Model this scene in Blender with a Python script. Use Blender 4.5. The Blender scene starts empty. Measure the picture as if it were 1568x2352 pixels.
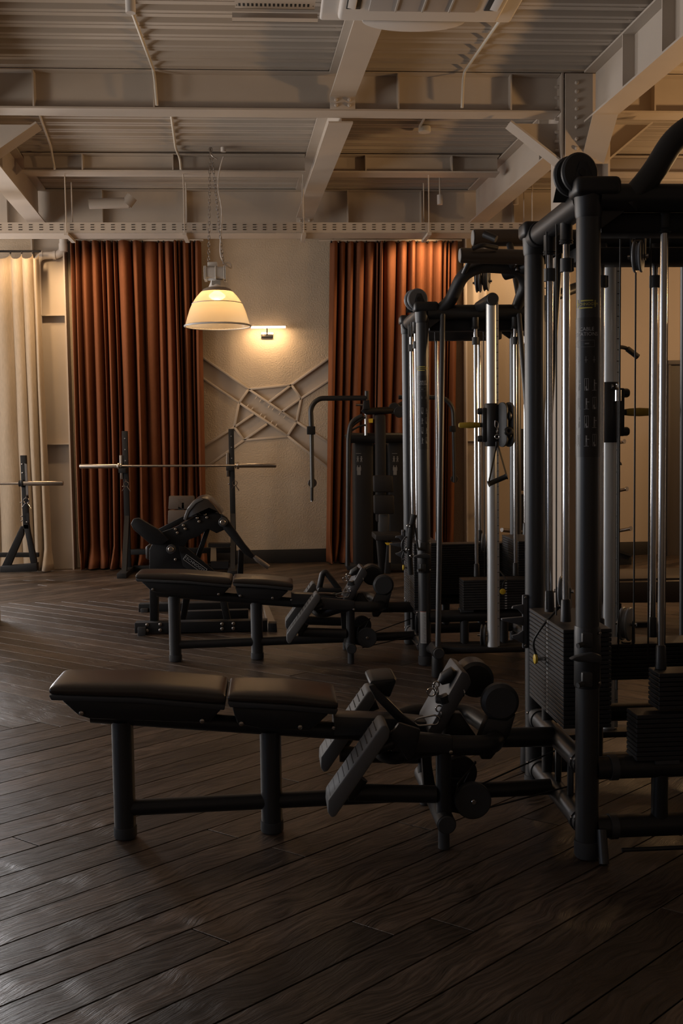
import bpy, bmesh, math, random
from mathutils import Vector, Matrix
R = random.Random(7)
scene = bpy.context.scene
col = scene.collection
rad = math.radians

# ---------------------------------------------------------------- camera
F, CX, CY, H = 2400.0, 784.0, 1176.0, 1.42
yaw, pitch, roll = rad(3.9), rad(4.0), rad(0.8)
fw = Vector((math.sin(yaw)*math.cos(pitch), math.cos(yaw)*math.cos(pitch), -math.sin(pitch)))
r0 = Vector((math.cos(yaw), -math.sin(yaw), 0)); u0 = r0.cross(fw)
up = u0*math.cos(roll)+r0*math.sin(roll); rt = fw.cross(up)
CAM = Vector((0, 0, H))
cd = bpy.data.cameras.new('camera'); cam = bpy.data.objects.new('camera', cd); col.objects.link(cam)
cd.sensor_fit = 'VERTICAL'; cd.sensor_height = 36; cd.lens = 36*F/2352; cd.clip_start = .05; cd.clip_end = 200
m = Matrix((rt, up, -fw)).transposed().to_4x4(); m.translation = CAM
cam.matrix_world = m
scene.camera = cam
def ray(x, y): return fw+rt*((x-CX)/F)-up*((y-CY)/F)
def at(x, y, Y):            # measured point of the photograph at depth Y
    r = ray(x, y); return CAM+r*(Y/r.y)
def gz(x, y, z=0.0):        # measured point at height z
    r = ray(x, y); return CAM+r*((z-H)/r.z)

# ---------------------------------------------------------------- world, lamps, exposure
w = bpy.data.worlds.new('world'); scene.world = w; w.use_nodes = True
w.node_tree.nodes['Background'].inputs[0].default_value = (.62, .75, 1.0, 1)
w.node_tree.nodes['Background'].inputs[1].default_value = 1.0
scene.view_settings.view_transform = 'Standard'; scene.view_settings.look = 'None'
scene.view_settings.gamma = 1; scene.view_settings.use_curve_mapping = False
scene.view_settings.exposure = 0.0
WARM = (1.0, .60, .27); WARM2 = (1.0, .65, .34); DAY = (1.0, .94, .87)
def area(name, loc, direction, sx, sy, power, color):
    l = bpy.data.lights.new(name, 'AREA'); l.shape = 'RECTANGLE'; l.size = sx; l.size_y = sy
    l.energy = power; l.color = color
    o = bpy.data.objects.new(name, l); col.objects.link(o); o.location = loc
    o.rotation_euler = Vector(direction).to_track_quat('-Z', 'Y').to_euler(); return o
def point(name, loc, power, color, r=.05):
    l = bpy.data.lights.new(name, 'POINT'); l.energy = power; l.color = color; l.shadow_soft_size = r
    o = bpy.data.objects.new(name, l); col.objects.link(o); o.location = loc; return o
def spot(name, loc, direction, power, color, angle=90, r=.04, blend=.6):
    l = bpy.data.lights.new(name, 'SPOT'); l.energy = power; l.color = color; l.shadow_soft_size = r
    l.spot_size = rad(angle); l.spot_blend = blend
    o = bpy.data.objects.new(name, l); col.objects.link(o); o.location = loc
    o.rotation_euler = Vector(direction).to_track_quat('-Z', 'Y').to_euler(); return o
# daylight through the tall windows of the left wall, thrown up by the bright ground outside
area('window_daylight', (-6.35, 8.6, 1.9), (1, -.06, .40), 2.6, 2.6, 150, DAY)
area('window_daylight', (-6.35, 4.8, 2.0), (1, .15, 1.0), 2.4, 2.4, 60, DAY)
area('window_daylight', (-6.35, 0.6, 1.9), (1, .10, 1.0), 2.6, 2.6, 8, DAY)
# window of the back wall, left of the picture, beyond the cream curtain
area('window_daylight', (-4.5, 11.98, 1.8), (.25, -1, -.05), 2.1, 2.6, 300, (.97, .97, 1.0))
# warm spots of the track behind the cable tray
spot('track_spot_light', at(28, 543, 11.2), (.05, .50, -.9), 33, WARM2, 120, .05, .6)
spot('track_spot_light', at(135, 541, 11.0), (.35, .60, -.8), 62, WARM2, 110, .05, .6)
spot('track_spot_light', at(990, 543, 11.42), (-.05, .62, -.78), 62, WARM2, 122, .05, .5)
spot('track_spot_light', at(1215, 560, 11.3), (0, .6, -.8), 30, WARM2, 120, .06, .7)
# warm fill lamps, added out of view over the side bays
point('warm_fill_light', (5.6, 8.0, 2.7), 80, WARM, .15)
point('warm_fill_light', (5.2, 9.9, 2.7), 60, WARM, .15)
point('warm_fill_light', (-4.6, 9.0, 2.7), 50, WARM2, .15)
point('warm_fill_light', (-4.4, 6.2, 2.9), 22, WARM2, .15)

spot('added_warm_uplight', (5.6, 5.8, 2.0), (-1, .12, .62), 330, WARM, 95, .15, .5)  # added spot without a fixture, brightens the deck from the right
spot('added_bounce_light', (-6.1, 5.0, 1.2), (1, .20, .75), 230, DAY, 105, .5, .7)  # added bounce spot on the window side, lifts the ceiling brightness

# ---------------------------------------------------------------- materials
MATS = {}
def mat(name, base, rough=.5, metal=0.0, spec=.5, bump=None, vary=None, emit=None, coat=0.0):
    """bump=(scale,strength,distance) noise relief; vary=(scale,amount) tone variation"""
    if name in MATS: return MATS[name]
    m = bpy.data.materials.new(name); m.use_nodes = True; nt = m.node_tree
    b = nt.nodes['Principled BSDF']
    b.inputs['Base Color'].default_value = (*base, 1); b.inputs['Roughness'].default_value = rough
    b.inputs['Metallic'].default_value = metal; b.inputs['Specular IOR Level'].default_value = spec
    if coat: b.inputs['Coat Weight'].default_value = coat; b.inputs['Coat Roughness'].default_value = .2
    tc = nt.nodes.new('ShaderNodeTexCoord')
    if vary:
        n = nt.nodes.new('ShaderNodeTexNoise'); n.inputs['Scale'].default_value = vary[0]; n.inputs['Detail'].default_value = 5
        nt.links.new(tc.outputs['Object'], n.inputs['Vector'])
        mr = nt.nodes.new('ShaderNodeMapRange'); mr.inputs['From Min'].default_value = .3; mr.inputs['From Max'].default_value = .7
        mr.inputs['To Min'].default_value = 1-vary[1]; mr.inputs['To Max'].default_value = 1+vary[1]
        nt.links.new(n.outputs['Fac'], mr.inputs['Value'])
        mx = nt.nodes.new('ShaderNodeVectorMath'); mx.operation = 'SCALE'; mx.inputs[0].default_value = base
        nt.links.new(mr.outputs[0], mx.inputs['Scale']); nt.links.new(mx.outputs[0], b.inputs['Base Color'])
    if bump:
        n = nt.nodes.new('ShaderNodeTexNoise'); n.inputs['Scale'].default_value = bump[0]; n.inputs['Detail'].default_value = 3
        nt.links.new(tc.outputs['Object'], n.inputs['Vector'])
        bp = nt.nodes.new('ShaderNodeBump'); bp.inputs['Strength'].default_value = bump[1]; bp.inputs['Distance'].default_value = bump[2]
        nt.links.new(n.outputs['Fac'], bp.inputs['Height']); nt.links.new(bp.outputs[0], b.inputs['Normal'])
    if emit:
        b.inputs['Emission Color'].default_value = (*emit[:3], 1); b.inputs['Emission Strength'].default_value = emit[3]
    MATS[name] = m; return m
black = mat('black_powder_coat', (.016, .016, .017), .42, spec=.5, bump=(900, .08, .0004))
satin = mat('satin_anthracite_paint', (.030, .031, .033), .36, spec=.6)
flat = mat('matt_black_steel', (.010, .010, .011), .6, spec=.3)
plast = mat('dark_grey_plastic', (.045, .047, .050), .5, spec=.45, bump=(500, .1, .0005))
rub = mat('grey_rubber', (.060, .061, .064), .7, spec=.3)
pedal = mat('grey_rubber_tread', (.13, .13, .13), .65, spec=.35, bump=(300, .15, .0006))
vinyl = mat('black_vinyl', (.034, .025, .019), .33, spec=.75, bump=(350, .10, .0008))
tanvinyl = mat('brown_vinyl', (.075, .056, .044), .55, spec=.4)
iron = mat('cast_iron_plate', (.022, .022, .024), .48, spec=.5, bump=(260, .2, .0006))
chrome = mat('chrome', (.50, .49, .48), .16, metal=1.0)
steel = mat('brushed_steel', (.48, .44, .40), .26, metal=1.0)
alu = mat('anodised_aluminium', (.64, .66, .67), .36, metal=.5)
discg = mat('grey_pulley_plastic', (.20, .21, .225), .45, spec=.5)
cable = mat('black_cable', (.012, .012, .012), .5)
yellow = mat('yellow_plastic', (.62, .42, .03), .45)
yellowd = mat('ochre_rubber_grip', (.36, .24, .02), .6, bump=(400, .2, .0006))
beam = mat('beige_steel_paint', (.46, .395, .33), .5, spec=.4, bump=(30, .10, .002), vary=(3, .04))
deckm = mat('beige_deck_paint', (.43, .37, .31), .5, spec=.4, vary=(2, .05), bump=(60, .15, .002))
pipem = mat('cream_pipe', (.60, .54, .45), .45, spec=.4)
stucco = mat('beige_stucco', (.47, .385, .29), .85, spec=.2, bump=(60, .6, .010), vary=(4, .05))
plain = mat('beige_wall_paint', (.42, .35, .28), .8, spec=.2, bump=(40, .2, .004))
bboard = mat('black_skirting', (.016, .014, .013), .6)
darkslat = mat('dark_brown_panel', (.050, .040, .036), .55)
whitep = mat('white_plastic', (.62, .57, .52), .45, spec=.4)
gwhite = mat('lamp_housing_enamel', (.58, .56, .53), .4)
greyp = mat('grey_grille', (.34, .30, .27), .55)
ink = mat('white_print', (.42, .42, .42), .6)
inkd = mat('grey_print', (.20, .20, .20), .6)
inky = mat('yellow_print', (.55, .48, .10), .6)
labelm = mat('label_film', (.022, .022, .023), .35)
paper = mat('warning_sticker_white', (.42, .42, .42), .5)
hole = mat('shadow_black', (.01, .008, .006), .9)
glow = mat('led_tube', (1, .9, .75), .5, emit=(1, .66, .36, 10))
bulbm = mat('hot_bulb', (1, .9, .7), .5, emit=(1, .62, .28, 7))
tstrap = mat('black_webbing', (.014, .014, .014), .8)

def cloth(name, base, trans, scale):
    m = bpy.data.materials.new(name); m.use_nodes = True; nt = m.node_tree; b = nt.nodes['Principled BSDF']
    out = nt.nodes['Material Output']
    b.inputs['Roughness'].default_value = .85; b.inputs['Specular IOR Level'].default_value = .15
    b.inputs['Sheen Weight'].default_value = .12; b.inputs['Sheen Roughness'].default_value = .5
    b.inputs['Sheen Tint'].default_value = (*[min(1, c*2.2) for c in base], 1)
    tc = nt.nodes.new('ShaderNodeTexCoord'); mp = nt.nodes.new('ShaderNodeMapping'); mp.inputs['Scale'].default_value = (90, 90, 14)
    n = nt.nodes.new('ShaderNodeTexNoise'); n.inputs['Scale'].default_value = scale; n.inputs['Detail'].default_value = 4
    nt.links.new(tc.outputs['Object'], mp.inputs[0]); nt.links.new(mp.outputs[0], n.inputs['Vector'])
    cr = nt.nodes.new('ShaderNodeMix'); cr.data_type = 'RGBA'
    cr.inputs[6].default_value = (*[c*.80 for c in base], 1); cr.inputs[7].default_value = (*[min(1, c*1.2) for c in base], 1)
    nt.links.new(n.outputs['Fac'], cr.inputs[0]); nt.links.new(cr.outputs[2], b.inputs['Base Color'])
    if trans:
        t = nt.nodes.new('ShaderNodeBsdfTranslucent'); mx = nt.nodes.new('ShaderNodeMixShader'); mx.inputs[0].default_value = trans
        nt.links.new(cr.outputs[2], t.inputs[0]); nt.links.new(b.outputs[0], mx.inputs[1]); nt.links.new(t.outputs[0], mx.inputs[2])
        nt.links.new(mx.outputs[0], out.inputs[0])
    MATS[name] = m; return m
rust = cloth('rust_velvet', (.165, .062, .029), 0, 1.0)
cream = cloth('cream_linen', (.50, .41, .31), .15, 1.0)

def shade_mat():
    m = bpy.data.materials.new('ribbed_acrylic'); m.use_nodes = True; nt = m.node_tree; out = nt.nodes['Material Output']
    b = nt.nodes['Principled BSDF']; b.inputs['Base Color'].default_value = (.80, .72, .60, 1); b.inputs['Roughness'].default_value = .22
    tr = nt.nodes.new('ShaderNodeBsdfTransparent'); tl = nt.nodes.new('ShaderNodeBsdfTranslucent'); tl.inputs[0].default_value = (.95, .86, .68, 1)
    tr.inputs[0].default_value = (.97, .93, .85, 1)
    m1 = nt.nodes.new('ShaderNodeMixShader'); m1.inputs[0].default_value = .55
    m2 = nt.nodes.new('ShaderNodeMixShader'); m2.inputs[0].default_value = .50
    nt.links.new(b.outputs[0], m1.inputs[1]); nt.links.new(tl.outputs[0], m1.inputs[2])
    nt.links.new(m1.outputs[0], m2.inputs[1]); nt.links.new(tr.outputs[0], m2.inputs[2]); nt.links.new(m2.outputs[0], out.inputs[0])
    return m
shadem = shade_mat()

def wood_mat():
    m = bpy.data.materials.new('dark_oiled_oak'); m.use_nodes = True; nt = m.node_tree; b = nt.nodes['Principled BSDF']
    N = nt.nodes.new; L = nt.links.new
    tc = N('ShaderNodeTexCoord'); oi = N('ShaderNodeObjectInfo'); at_ = N('ShaderNodeAttribute'); at_.attribute_name = 'tone'
    ad = N('ShaderNodeMath'); ad.operation = 'ADD'; L(oi.outputs['Random'], ad.inputs[0]); L(at_.outputs['Fac'], ad.inputs[1])
    fr = N('ShaderNodeMath'); fr.operation = 'FRACT'; L(ad.outputs[0], fr.inputs[0])
    off = N('ShaderNodeVectorMath'); off.operation = 'SCALE'; off.inputs[0].default_value = (37, 53, 11); L(fr.outputs[0], off.inputs['Scale'])
    add = N('ShaderNodeVectorMath'); add.operation = 'ADD'; L(tc.outputs['Object'], add.inputs[0]); L(off.outputs[0], add.inputs[1])
    # slow warp gives cathedrals and knots
    wn = N('ShaderNodeTexNoise'); wn.inputs['Scale'].default_value = 3.2; wn.inputs['Detail'].default_value = 2; L(add.outputs[0], wn.inputs['Vector'])
    ws = N('ShaderNodeVectorMath'); ws.operation = 'SCALE'; ws.inputs['Scale'].default_value = .16; L(wn.outputs['Color'], ws.inputs[0])
    wa = N('ShaderNodeVectorMath'); wa.operation = 'ADD'; L(add.outputs[0], wa.inputs[0]); L(ws.outputs[0], wa.inputs[1])
    mp = N('ShaderNodeMapping'); mp.inputs['Scale'].default_value = (3.0, 46, 20); L(wa.outputs[0], mp.inputs[0])
    g = N('ShaderNodeTexNoise'); g.inputs['Scale'].default_value = 1.6; g.inputs['Detail'].default_value = 6; g.inputs['Roughness'].default_value = .65; L(mp.outputs[0], g.inputs['Vector'])
    mp2 = N('ShaderNodeMapping'); mp2.inputs['Scale'].default_value = (1.2, 3.5, 3); L(add.outputs[0], mp2.inputs[0])
    g2 = N('ShaderNodeTexNoise'); g2.inputs['Scale'].default_value = 2.0; g2.inputs['Detail'].default_value = 3; L(mp2.outputs[0], g2.inputs['Vector'])
    cr = N('ShaderNodeValToRGB'); e = cr.color_ramp.elements
    e[0].position = .34; e[0].color = (.013, .009, .006, 1); e[1].position = .68; e[1].color = (.098, .068, .049, 1)
    L(g.outputs['Fac'], cr.inputs[0])
    mr = N('ShaderNodeMapRange'); mr.inputs['To Min'].default_value = .50; mr.inputs['To Max'].default_value = 1.6; L(fr.outputs[0], mr.inputs['Value'])
    m2 = N('ShaderNodeMapRange'); m2.inputs['From Min'].default_value = .3; m2.inputs['From Max'].default_value = .7; m2.inputs['To Min'].default_value = .75; m2.inputs['To Max'].default_value = 1.25; L(g2.outputs['Fac'], m2.inputs['Value'])
    mu = N('ShaderNodeMath'); mu.operation = 'MULTIPLY'; L(mr.outputs[0], mu.inputs[0]); L(m2.outputs[0], mu.inputs[1])
    sc = N('ShaderNodeVectorMath'); sc.operation = 'SCALE'; L(cr.outputs[0], sc.inputs[0]); L(mu.outputs[0], sc.inputs['Scale'])
    L(sc.outputs[0], b.inputs['Base Color'])
    rr = N('ShaderNodeMapRange'); rr.inputs['To Min'].default_value = .26; rr.inputs['To Max'].default_value = .50; L(g.outputs['Fac'], rr.inputs['Value'])
    L(rr.outputs[0], b.inputs['Roughness']); b.inputs['Specular IOR Level'].default_value = .55
    bp = N('ShaderNodeBump'); bp.inputs['Strength'].default_value = .8; bp.inputs['Distance'].default_value = .005
    L(g.outputs['Fac'], bp.inputs['Height']); L(bp.outputs[0], b.inputs['Normal'])
    return m
wood = wood_mat()

# ---------------------------------------------------------------- mesh helpers
SPLIT = {'guide_housing', 'tube_collar', 'hand_grip', 'pad_bracket', 'hook', 'stack_buffer', 'steel_cable', 'foot_pad', 'drum_fork', 'tray_side', 'hanger_rod', 'bench_frame', 'strap', 'frame', 'tray_lip', 'handle_arm', 'pulley_bracket', 'pedal_arm', 'tray_body', 'foot_frame', 'stem', 'cord'}
class MB:
    def __init__(s): s.bm = bmesh.new()
    def box(s, c, size, rot=None, bev=0.0, seg=2):
        r = bmesh.ops.create_cube(s.bm, size=1.0); vs = r['verts']
        for v in vs: v.co = Vector((v.co.x*size[0], v.co.y*size[1], v.co.z*size[2]))
        if bev:
            es = list({e for v in vs for e in v.link_edges})
            rr = bmesh.ops.bevel(s.bm, geom=es, offset=bev, segments=seg, profile=.5, affect='EDGES')
            vs = list({v for f in rr['faces'] for v in f.verts} | {v for v in vs if v.is_valid})
        M = Matrix.Translation(Vector(c))
        if rot is not None: M = M @ (rot if isinstance(rot, Matrix) else Matrix.Rotation(rot, 4, 'Z'))
        bmesh.ops.transform(s.bm, matrix=M, verts=vs); return s
    def span(s, a, b, bev=0.0, seg=2):     # box from corner to corner
        c = [(a[i]+b[i])/2 for i in range(3)]; return s.box(c, [abs(a[i]-b[i]) for i in range(3)], bev=bev, seg=seg)
    def tube(s, pts, r, n=16, cap=True, flat_=1.0, ref=None):
        pts = [Vector(p) for p in pts]; rs = r if isinstance(r, (list, tuple)) else [r]*len(pts)
        t0 = (pts[1]-pts[0]).normalized()
        a = Vector(ref) if ref else (Vector((0, 0, 1)) if abs(t0.z) < .9 else Vector((1, 0, 0)))
        nrm = (a-t0*a.dot(t0)).normalized(); rings = []
        for i, p in enumerate(pts):
            if i == 0: t = t0
            elif i == len(pts)-1: t = (pts[i]-pts[i-1]).normalized()
            else: t = ((pts[i]-pts[i-1]).normalized()+(pts[i+1]-pts[i]).normalized()).normalized()
            nrm = (nrm-t*nrm.dot(t)).normalized(); bn = t.cross(nrm)
            rings.append([s.bm.verts.new(p+(nrm*math.cos(2*math.pi*k/n)*flat_+bn*math.sin(2*math.pi*k/n))*rs[i]) for k in range(n)])
        for i in range(len(rings)-1):
            for k in range(n):
                s.bm.faces.new((rings[i][k], rings[i][(k+1) % n], rings[i+1][(k+1) % n], rings[i+1][k]))
        if cap: s.bm.faces.new(rings[0][::-1]); s.bm.faces.new(rings[-1])
        return s
    def cyl(s, a, b, r, n=20): return s.tube([a, b], r, n)
    def ring(s, c, axis, rmaj, rmin, n=24, k=8, arc=1.0, start=0.0):
        ax = Vector(axis).normalized(); a = Vector((0, 0, 1)) if abs(ax.z) < .9 else Vector((1, 0, 0))
        u = (a-ax*a.dot(ax)).normalized(); v = ax.cross(u); c = Vector(c)
        rows = []
        m_ = n if arc >= 1 else n+1
        for i in range(m_):
            t = start+2*math.pi*arc*i/n; d = u*math.cos(t)+v*math.sin(t)
            rows.append([s.bm.verts.new(c+d*(rmaj+rmin*math.cos(2*math.pi*j/k))+ax*(rmin*math.sin(2*math.pi*j/k))) for j in range(k)])
        for i in range(n if arc >= 1 else n):
            A, B = rows[i], rows[(i+1) % m_]
            for j in range(k): s.bm.faces.new((A[j], A[(j+1) % k], B[(j+1) % k], B[j]))
        if arc < 1: s.bm.faces.new(rows[0][::-1]); s.bm.faces.new(rows[-1])
        return s
    def prism(s, pts, d, bev=0.0):          # polygon (3D points) extruded by vector d
        d = Vector(d); A = [s.bm.verts.new(Vector(p)) for p in pts]; B = [s.bm.verts.new(Vector(p)+d) for p in pts]
        n = len(pts); fs = [s.bm.faces.new(A), s.bm.faces.new(B[::-1])]
        for i in range(n): fs.append(s.bm.faces.new((A[(i+1) % n], A[i], B[i], B[(i+1) % n])))
        bmesh.ops.recalc_face_normals(s.bm, faces=fs)
        if bev:
            es = list({e for f in fs for e in f.edges})
            bmesh.ops.bevel(s.bm, geom=es, offset=bev, segments=2, profile=.5, affect='EDGES')
        return s
    def px(s, pts, Y0, Y1, bev=0.0):        # side outline measured in the photo at depth Y0, thick to Y1
        P = [at(x, y, Y0) for x, y in pts]; return s.prism(P, (0, Y1-Y0, 0), bev)
    def lathe(s, c, prof, n=48, closed=False):
        c = Vector(c); rows = []
        for r, z in prof: rows.append([s.bm.verts.new(c+Vector((r*math.cos(2*math.pi*k/n), r*math.sin(2*math.pi*k/n), z))) for k in range(n)])
        for i in range(len(rows)-1):
            for k in range(n): s.bm.faces.new((rows[i][k], rows[i][(k+1) % n], rows[i+1][(k+1) % n], rows[i+1][k]))
        if closed: s.bm.faces.new(rows[0][::-1]); s.bm.faces.new(rows[-1])
        return s
    def disc(s, c, axis, r, th, n=28, bev=.004):
        ax = Vector(axis).normalized()*th/2; c = Vector(c)
        k = min(bev, th/2.2)/(th) if th else 0
        return s.tube([c-ax, c-ax*(1-2*k), c+ax*(1-2*k), c+ax], [r-bev, r, r, r-bev], n)
    def finish(s, name, material, parent=None, label=None, cat=None, group=None, kind=None, smooth=True, angle=38, keep=False):
        bm = s.bm
        if name in SPLIT and parent is not None and kind is None:
            left = set(bm.verts); isl = []
            while left:
                st_ = [left.pop()]; grp = set(st_)
                while st_:
                    v = st_.pop()
                    for e in v.link_edges:
                        o_ = e.other_vert(v)
                        if o_ in left: left.discard(o_); grp.add(o_); st_.append(o_)
                isl.append(grp)
            if len(isl) > 1:
                res = None
                for grp in isl:
                    nb = MB(); mp_ = {v: nb.bm.verts.new(v.co) for v in grp}
                    for f in {f for v in grp for f in v.link_faces}: nb.bm.faces.new([mp_[v] for v in f.verts])
                    nb.bm.normal_update()
                    n0 = name; SPLIT.discard(name); res = nb.finish(name, material, parent, label, cat, group, kind, smooth, angle); SPLIT.add(n0)
                bm.free(); return res
        origin = Vector((0, 0, 0))
        if parent is not None: origin = Vector(parent['_o'])
        elif not keep:
            xs = [v.co for v in bm.verts]
            origin = Vector(((min(c.x for c in xs)+max(c.x for c in xs))/2, (min(c.y for c in xs)+max(c.y for c in xs))/2, min(c.z for c in xs)))
        for v in bm.verts: v.co -= origin
        if smooth:
            ca = math.cos(rad(angle))
            for f in bm.faces: f.smooth = True
            for e in bm.edges:
                if len(e.link_faces) == 2:
                    f1, f2 = e.link_faces
                    if f1.normal.length == 0: f1.normal_update()
                    if f2.normal.length == 0: f2.normal_update()
                    if f1.normal.dot(f2.normal) < ca: e.smooth = False
        me = bpy.data.meshes.new(name); bm.to_mesh(me); bm.free(); me.materials.append(material)
        o = bpy.data.objects.new(name, me); col.objects.link(o)
        if parent is not None: o.parent = parent
        else: o.location = origin
        o['_o'] = list(origin)
        tag(o, label, cat, group, kind); return o
def tag(o, label=None, cat=None, group=None, kind=None):
    if label: o['label'] = label
    if cat: o['category'] = cat
    if group: o['group'] = group
    if kind: o['kind'] = kind
def thing(name, loc, label, cat, group=None, kind=None):
    o = bpy.data.objects.new(name, None); col.objects.link(o); o.location = loc; o['_o'] = list(loc)
    o.empty_display_size = .1; tag(o, label, cat, group, kind); return o
def copy_tree(o, parent=None):
    c = o.copy(); col.objects.link(c); c.parent = parent
    for ch in list(o.children): copy_tree(ch, c)
    return c
def fillet(pts, r, n=6):
    pts = [Vector(p) for p in pts]; out = [pts[0]]
    for i in range(1, len(pts)-1):
        a = (pts[i-1]-pts[i]); b = (pts[i+1]-pts[i]); d = min(r, a.length*.49, b.length*.49)
        A = pts[i]+a.normalized()*d; B = pts[i]+b.normalized()*d
        for k in range(n+1):
            t = k/n; out.append(A*(1-t)**2+pts[i]*2*t*(1-t)+B*t*t)
    out.append(pts[-1]); return out
def bolts(pts, axis, r, h, parent, m=None, name='bolt'):
    for p in pts:
        a = Vector(axis).normalized()
        MB().tube([Vector(p), Vector(p)+a*h*.7, Vector(p)+a*h], [r, r, r*.6], 8).finish(name, m or steel, parent)
def text_bm(body, size, material, name, parent, place, align='CENTER'):
    """lettering turned to a mesh; place(x, y) -> world point"""
    cu = bpy.data.curves.new(name, 'FONT'); cu.body = body; cu.size = size; cu.align_x = align; cu.resolution_u = 2
    to = bpy.data.objects.new(name, cu); col.objects.link(to)
    dg = bpy.context.evaluated_depsgraph_get(); dg.update()
    me = bpy.data.meshes.new_from_object(to.evaluated_get(dg)); bpy.data.objects.remove(to)
    b = MB(); b.bm.from_mesh(me); bpy.data.meshes.remove(me)
    bmesh.ops.triangulate(b.bm, faces=b.bm.faces)
    for v in b.bm.verts: v.co = Vector(place(v.co.x, v.co.y))
    return b.finish(name, material, parent, smooth=False)
# ================================================================ THE SETTING
WY = 12.05      # back wall
XL, XR, YB = -6.5, 7.2, -4.0
floor = MB().span((XL-.2, YB-.2, -.16), (XR+.2, WY+.25, -.012)).finish('floor', mat('subfloor_dark', (.012, .010, .009), .9), keep=True, kind='structure')
# chevron-laid herringbone blocks of oak boards, 0.15 m wide; boards run 40 degrees off the hall
AN, GW, NN = rad(40), .1523, 42
DU = Vector((math.cos(AN), -math.sin(AN), 0)); DV = Vector((math.cos(AN), math.sin(AN), 0))
ORG = Vector((-1.07, 5.235+NN*GW*math.sin(AN), 0))
def plank_mesh(n_, kd):
    """a board n_ units long; its ends follow the neighbouring block; local x runs along the board"""
    b = MB(); sg = 2*AN if kd == 'h' else -2*AN
    e = Vector((math.cos(sg), math.sin(sg), 0)); d = Vector((1, 0, 0)); h, bv = .012, .0012
    def quad(off): 
        a_, b_ = (n_*GW/2-off/math.sin(2*AN)), (GW/2-off/math.sin(2*AN)); q = [d*-a_-e*b_, d*a_-e*b_, d*a_+e*b_, d*-a_+e*b_]
        return q if kd == 'h' else q[::-1]
    lo, hi = quad(.0024), quad(.0024+bv)
    A = [b.bm.verts.new((p.x, p.y, -h)) for p in lo]; B = [b.bm.verts.new((p.x, p.y, -bv)) for p in lo]; T = [b.bm.verts.new((p.x, p.y, 0)) for p in hi]
    b.bm.faces.new(T)
    for i in range(4):
        j = (i+1) % 4
        b.bm.faces.new((B[i], B[j], T[j], T[i])); b.bm.faces.new((A[i], A[j], B[j], B[i]))
    bmesh.ops.recalc_face_normals(b.bm, faces=b.bm.faces)
    if T[0].link_faces[0].normal.z == 0: pass
    me = bpy.data.meshes.new('plank'); b.bm.to_mesh(me); b.bm.free(); me.materials.append(wood); return me
SPL = [[14, 16, 12], [12, 14, 16], [16, 12, 14], [10, 16, 16], [16, 10, 16], [8, 16, 18], [18, 14, 10]]
segs = {(n_, kd): plank_mesh(n_, kd) for n_ in (8, 10, 12, 14, 16, 18) for kd in 'hv'}
planks = []
for j in range(-150, 151):
    for k in range(-8, 9):
        for kd, i0, j0 in (('h', j+2*NN*k, j), ('v', j, j-2*NN*k-2*NN+1)):
            d, s_ = (DU, DV) if kd == 'h' else (DV, DU)
            split = R.choice(SPL); o_ = 0
            start = ORG+DU*(i0*GW)+DV*(j0*GW)
            for n_ in split:
                c = start+d*((o_+n_/2)*GW)+s_*(GW/2); o_ += n_
                if XL-1.6 < c.x < XR+1.6 and YB-1.6 < c.y < WY+1.6: planks.append((c, n_, kd))
rest = {'h': [], 'v': []}; cnt = 0
planks.sort(key=lambda p: p[0].y)
for c, n_, kd in planks:
    hw = .36*c.y+1.25
    if 1.2 < c.y < 8.4 and abs(c.x-c.y*.068) < hw and cnt < 295:
        o = bpy.data.objects.new('plank', segs[(n_, kd)]); col.objects.link(o)
        o.rotation_euler.z = -AN if kd == 'h' else AN; o.parent = floor; cnt += 1
        o.location = (c.x, c.y, R.uniform(-.0005, .0005))
    else: rest[kd].append((c, n_))
for kd, lst in rest.items():
    b = MB(); lay = b.bm.faces.layers.float.new('tone')
    a = -AN if kd == 'h' else AN; M = Matrix.Rotation(-a, 4, 'Z')
    for c, n_ in lst:
        t = R.random(); tmp = bmesh.new(); tmp.from_mesh(segs[(n_, kd)])
        p = M @ c; vm = [b.bm.verts.new(v.co+p) for v in tmp.verts]
        for f in tmp.faces:
            nfce = b.bm.faces.new([vm[v.index] for v in f.verts]); nfce[lay] = t
        tmp.free()
    for pt, nr in (((0, WY+.02, 0), (0, 1, 0)), ((0, YB, 0), (0, -1, 0)), ((XL, 0, 0), (-1, 0, 0)), ((XR, 0, 0), (1, 0, 0))):
        bmesh.ops.bisect_plane(b.bm, geom=b.bm.verts[:]+b.bm.edges[:]+b.bm.faces[:], plane_co=M @ Vector(pt), plane_no=(M.to_3x3() @ Vector(nr)), clear_outer=True)
    me = bpy.data.meshes.new('plank'); b.bm.to_mesh(me); b.bm.free(); me.materials.append(wood)
    o = bpy.data.objects.new('plank', me); col.objects.link(o); o.rotation_euler.z = a; o.parent = floor; o['kind'] = 'stuff'

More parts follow.
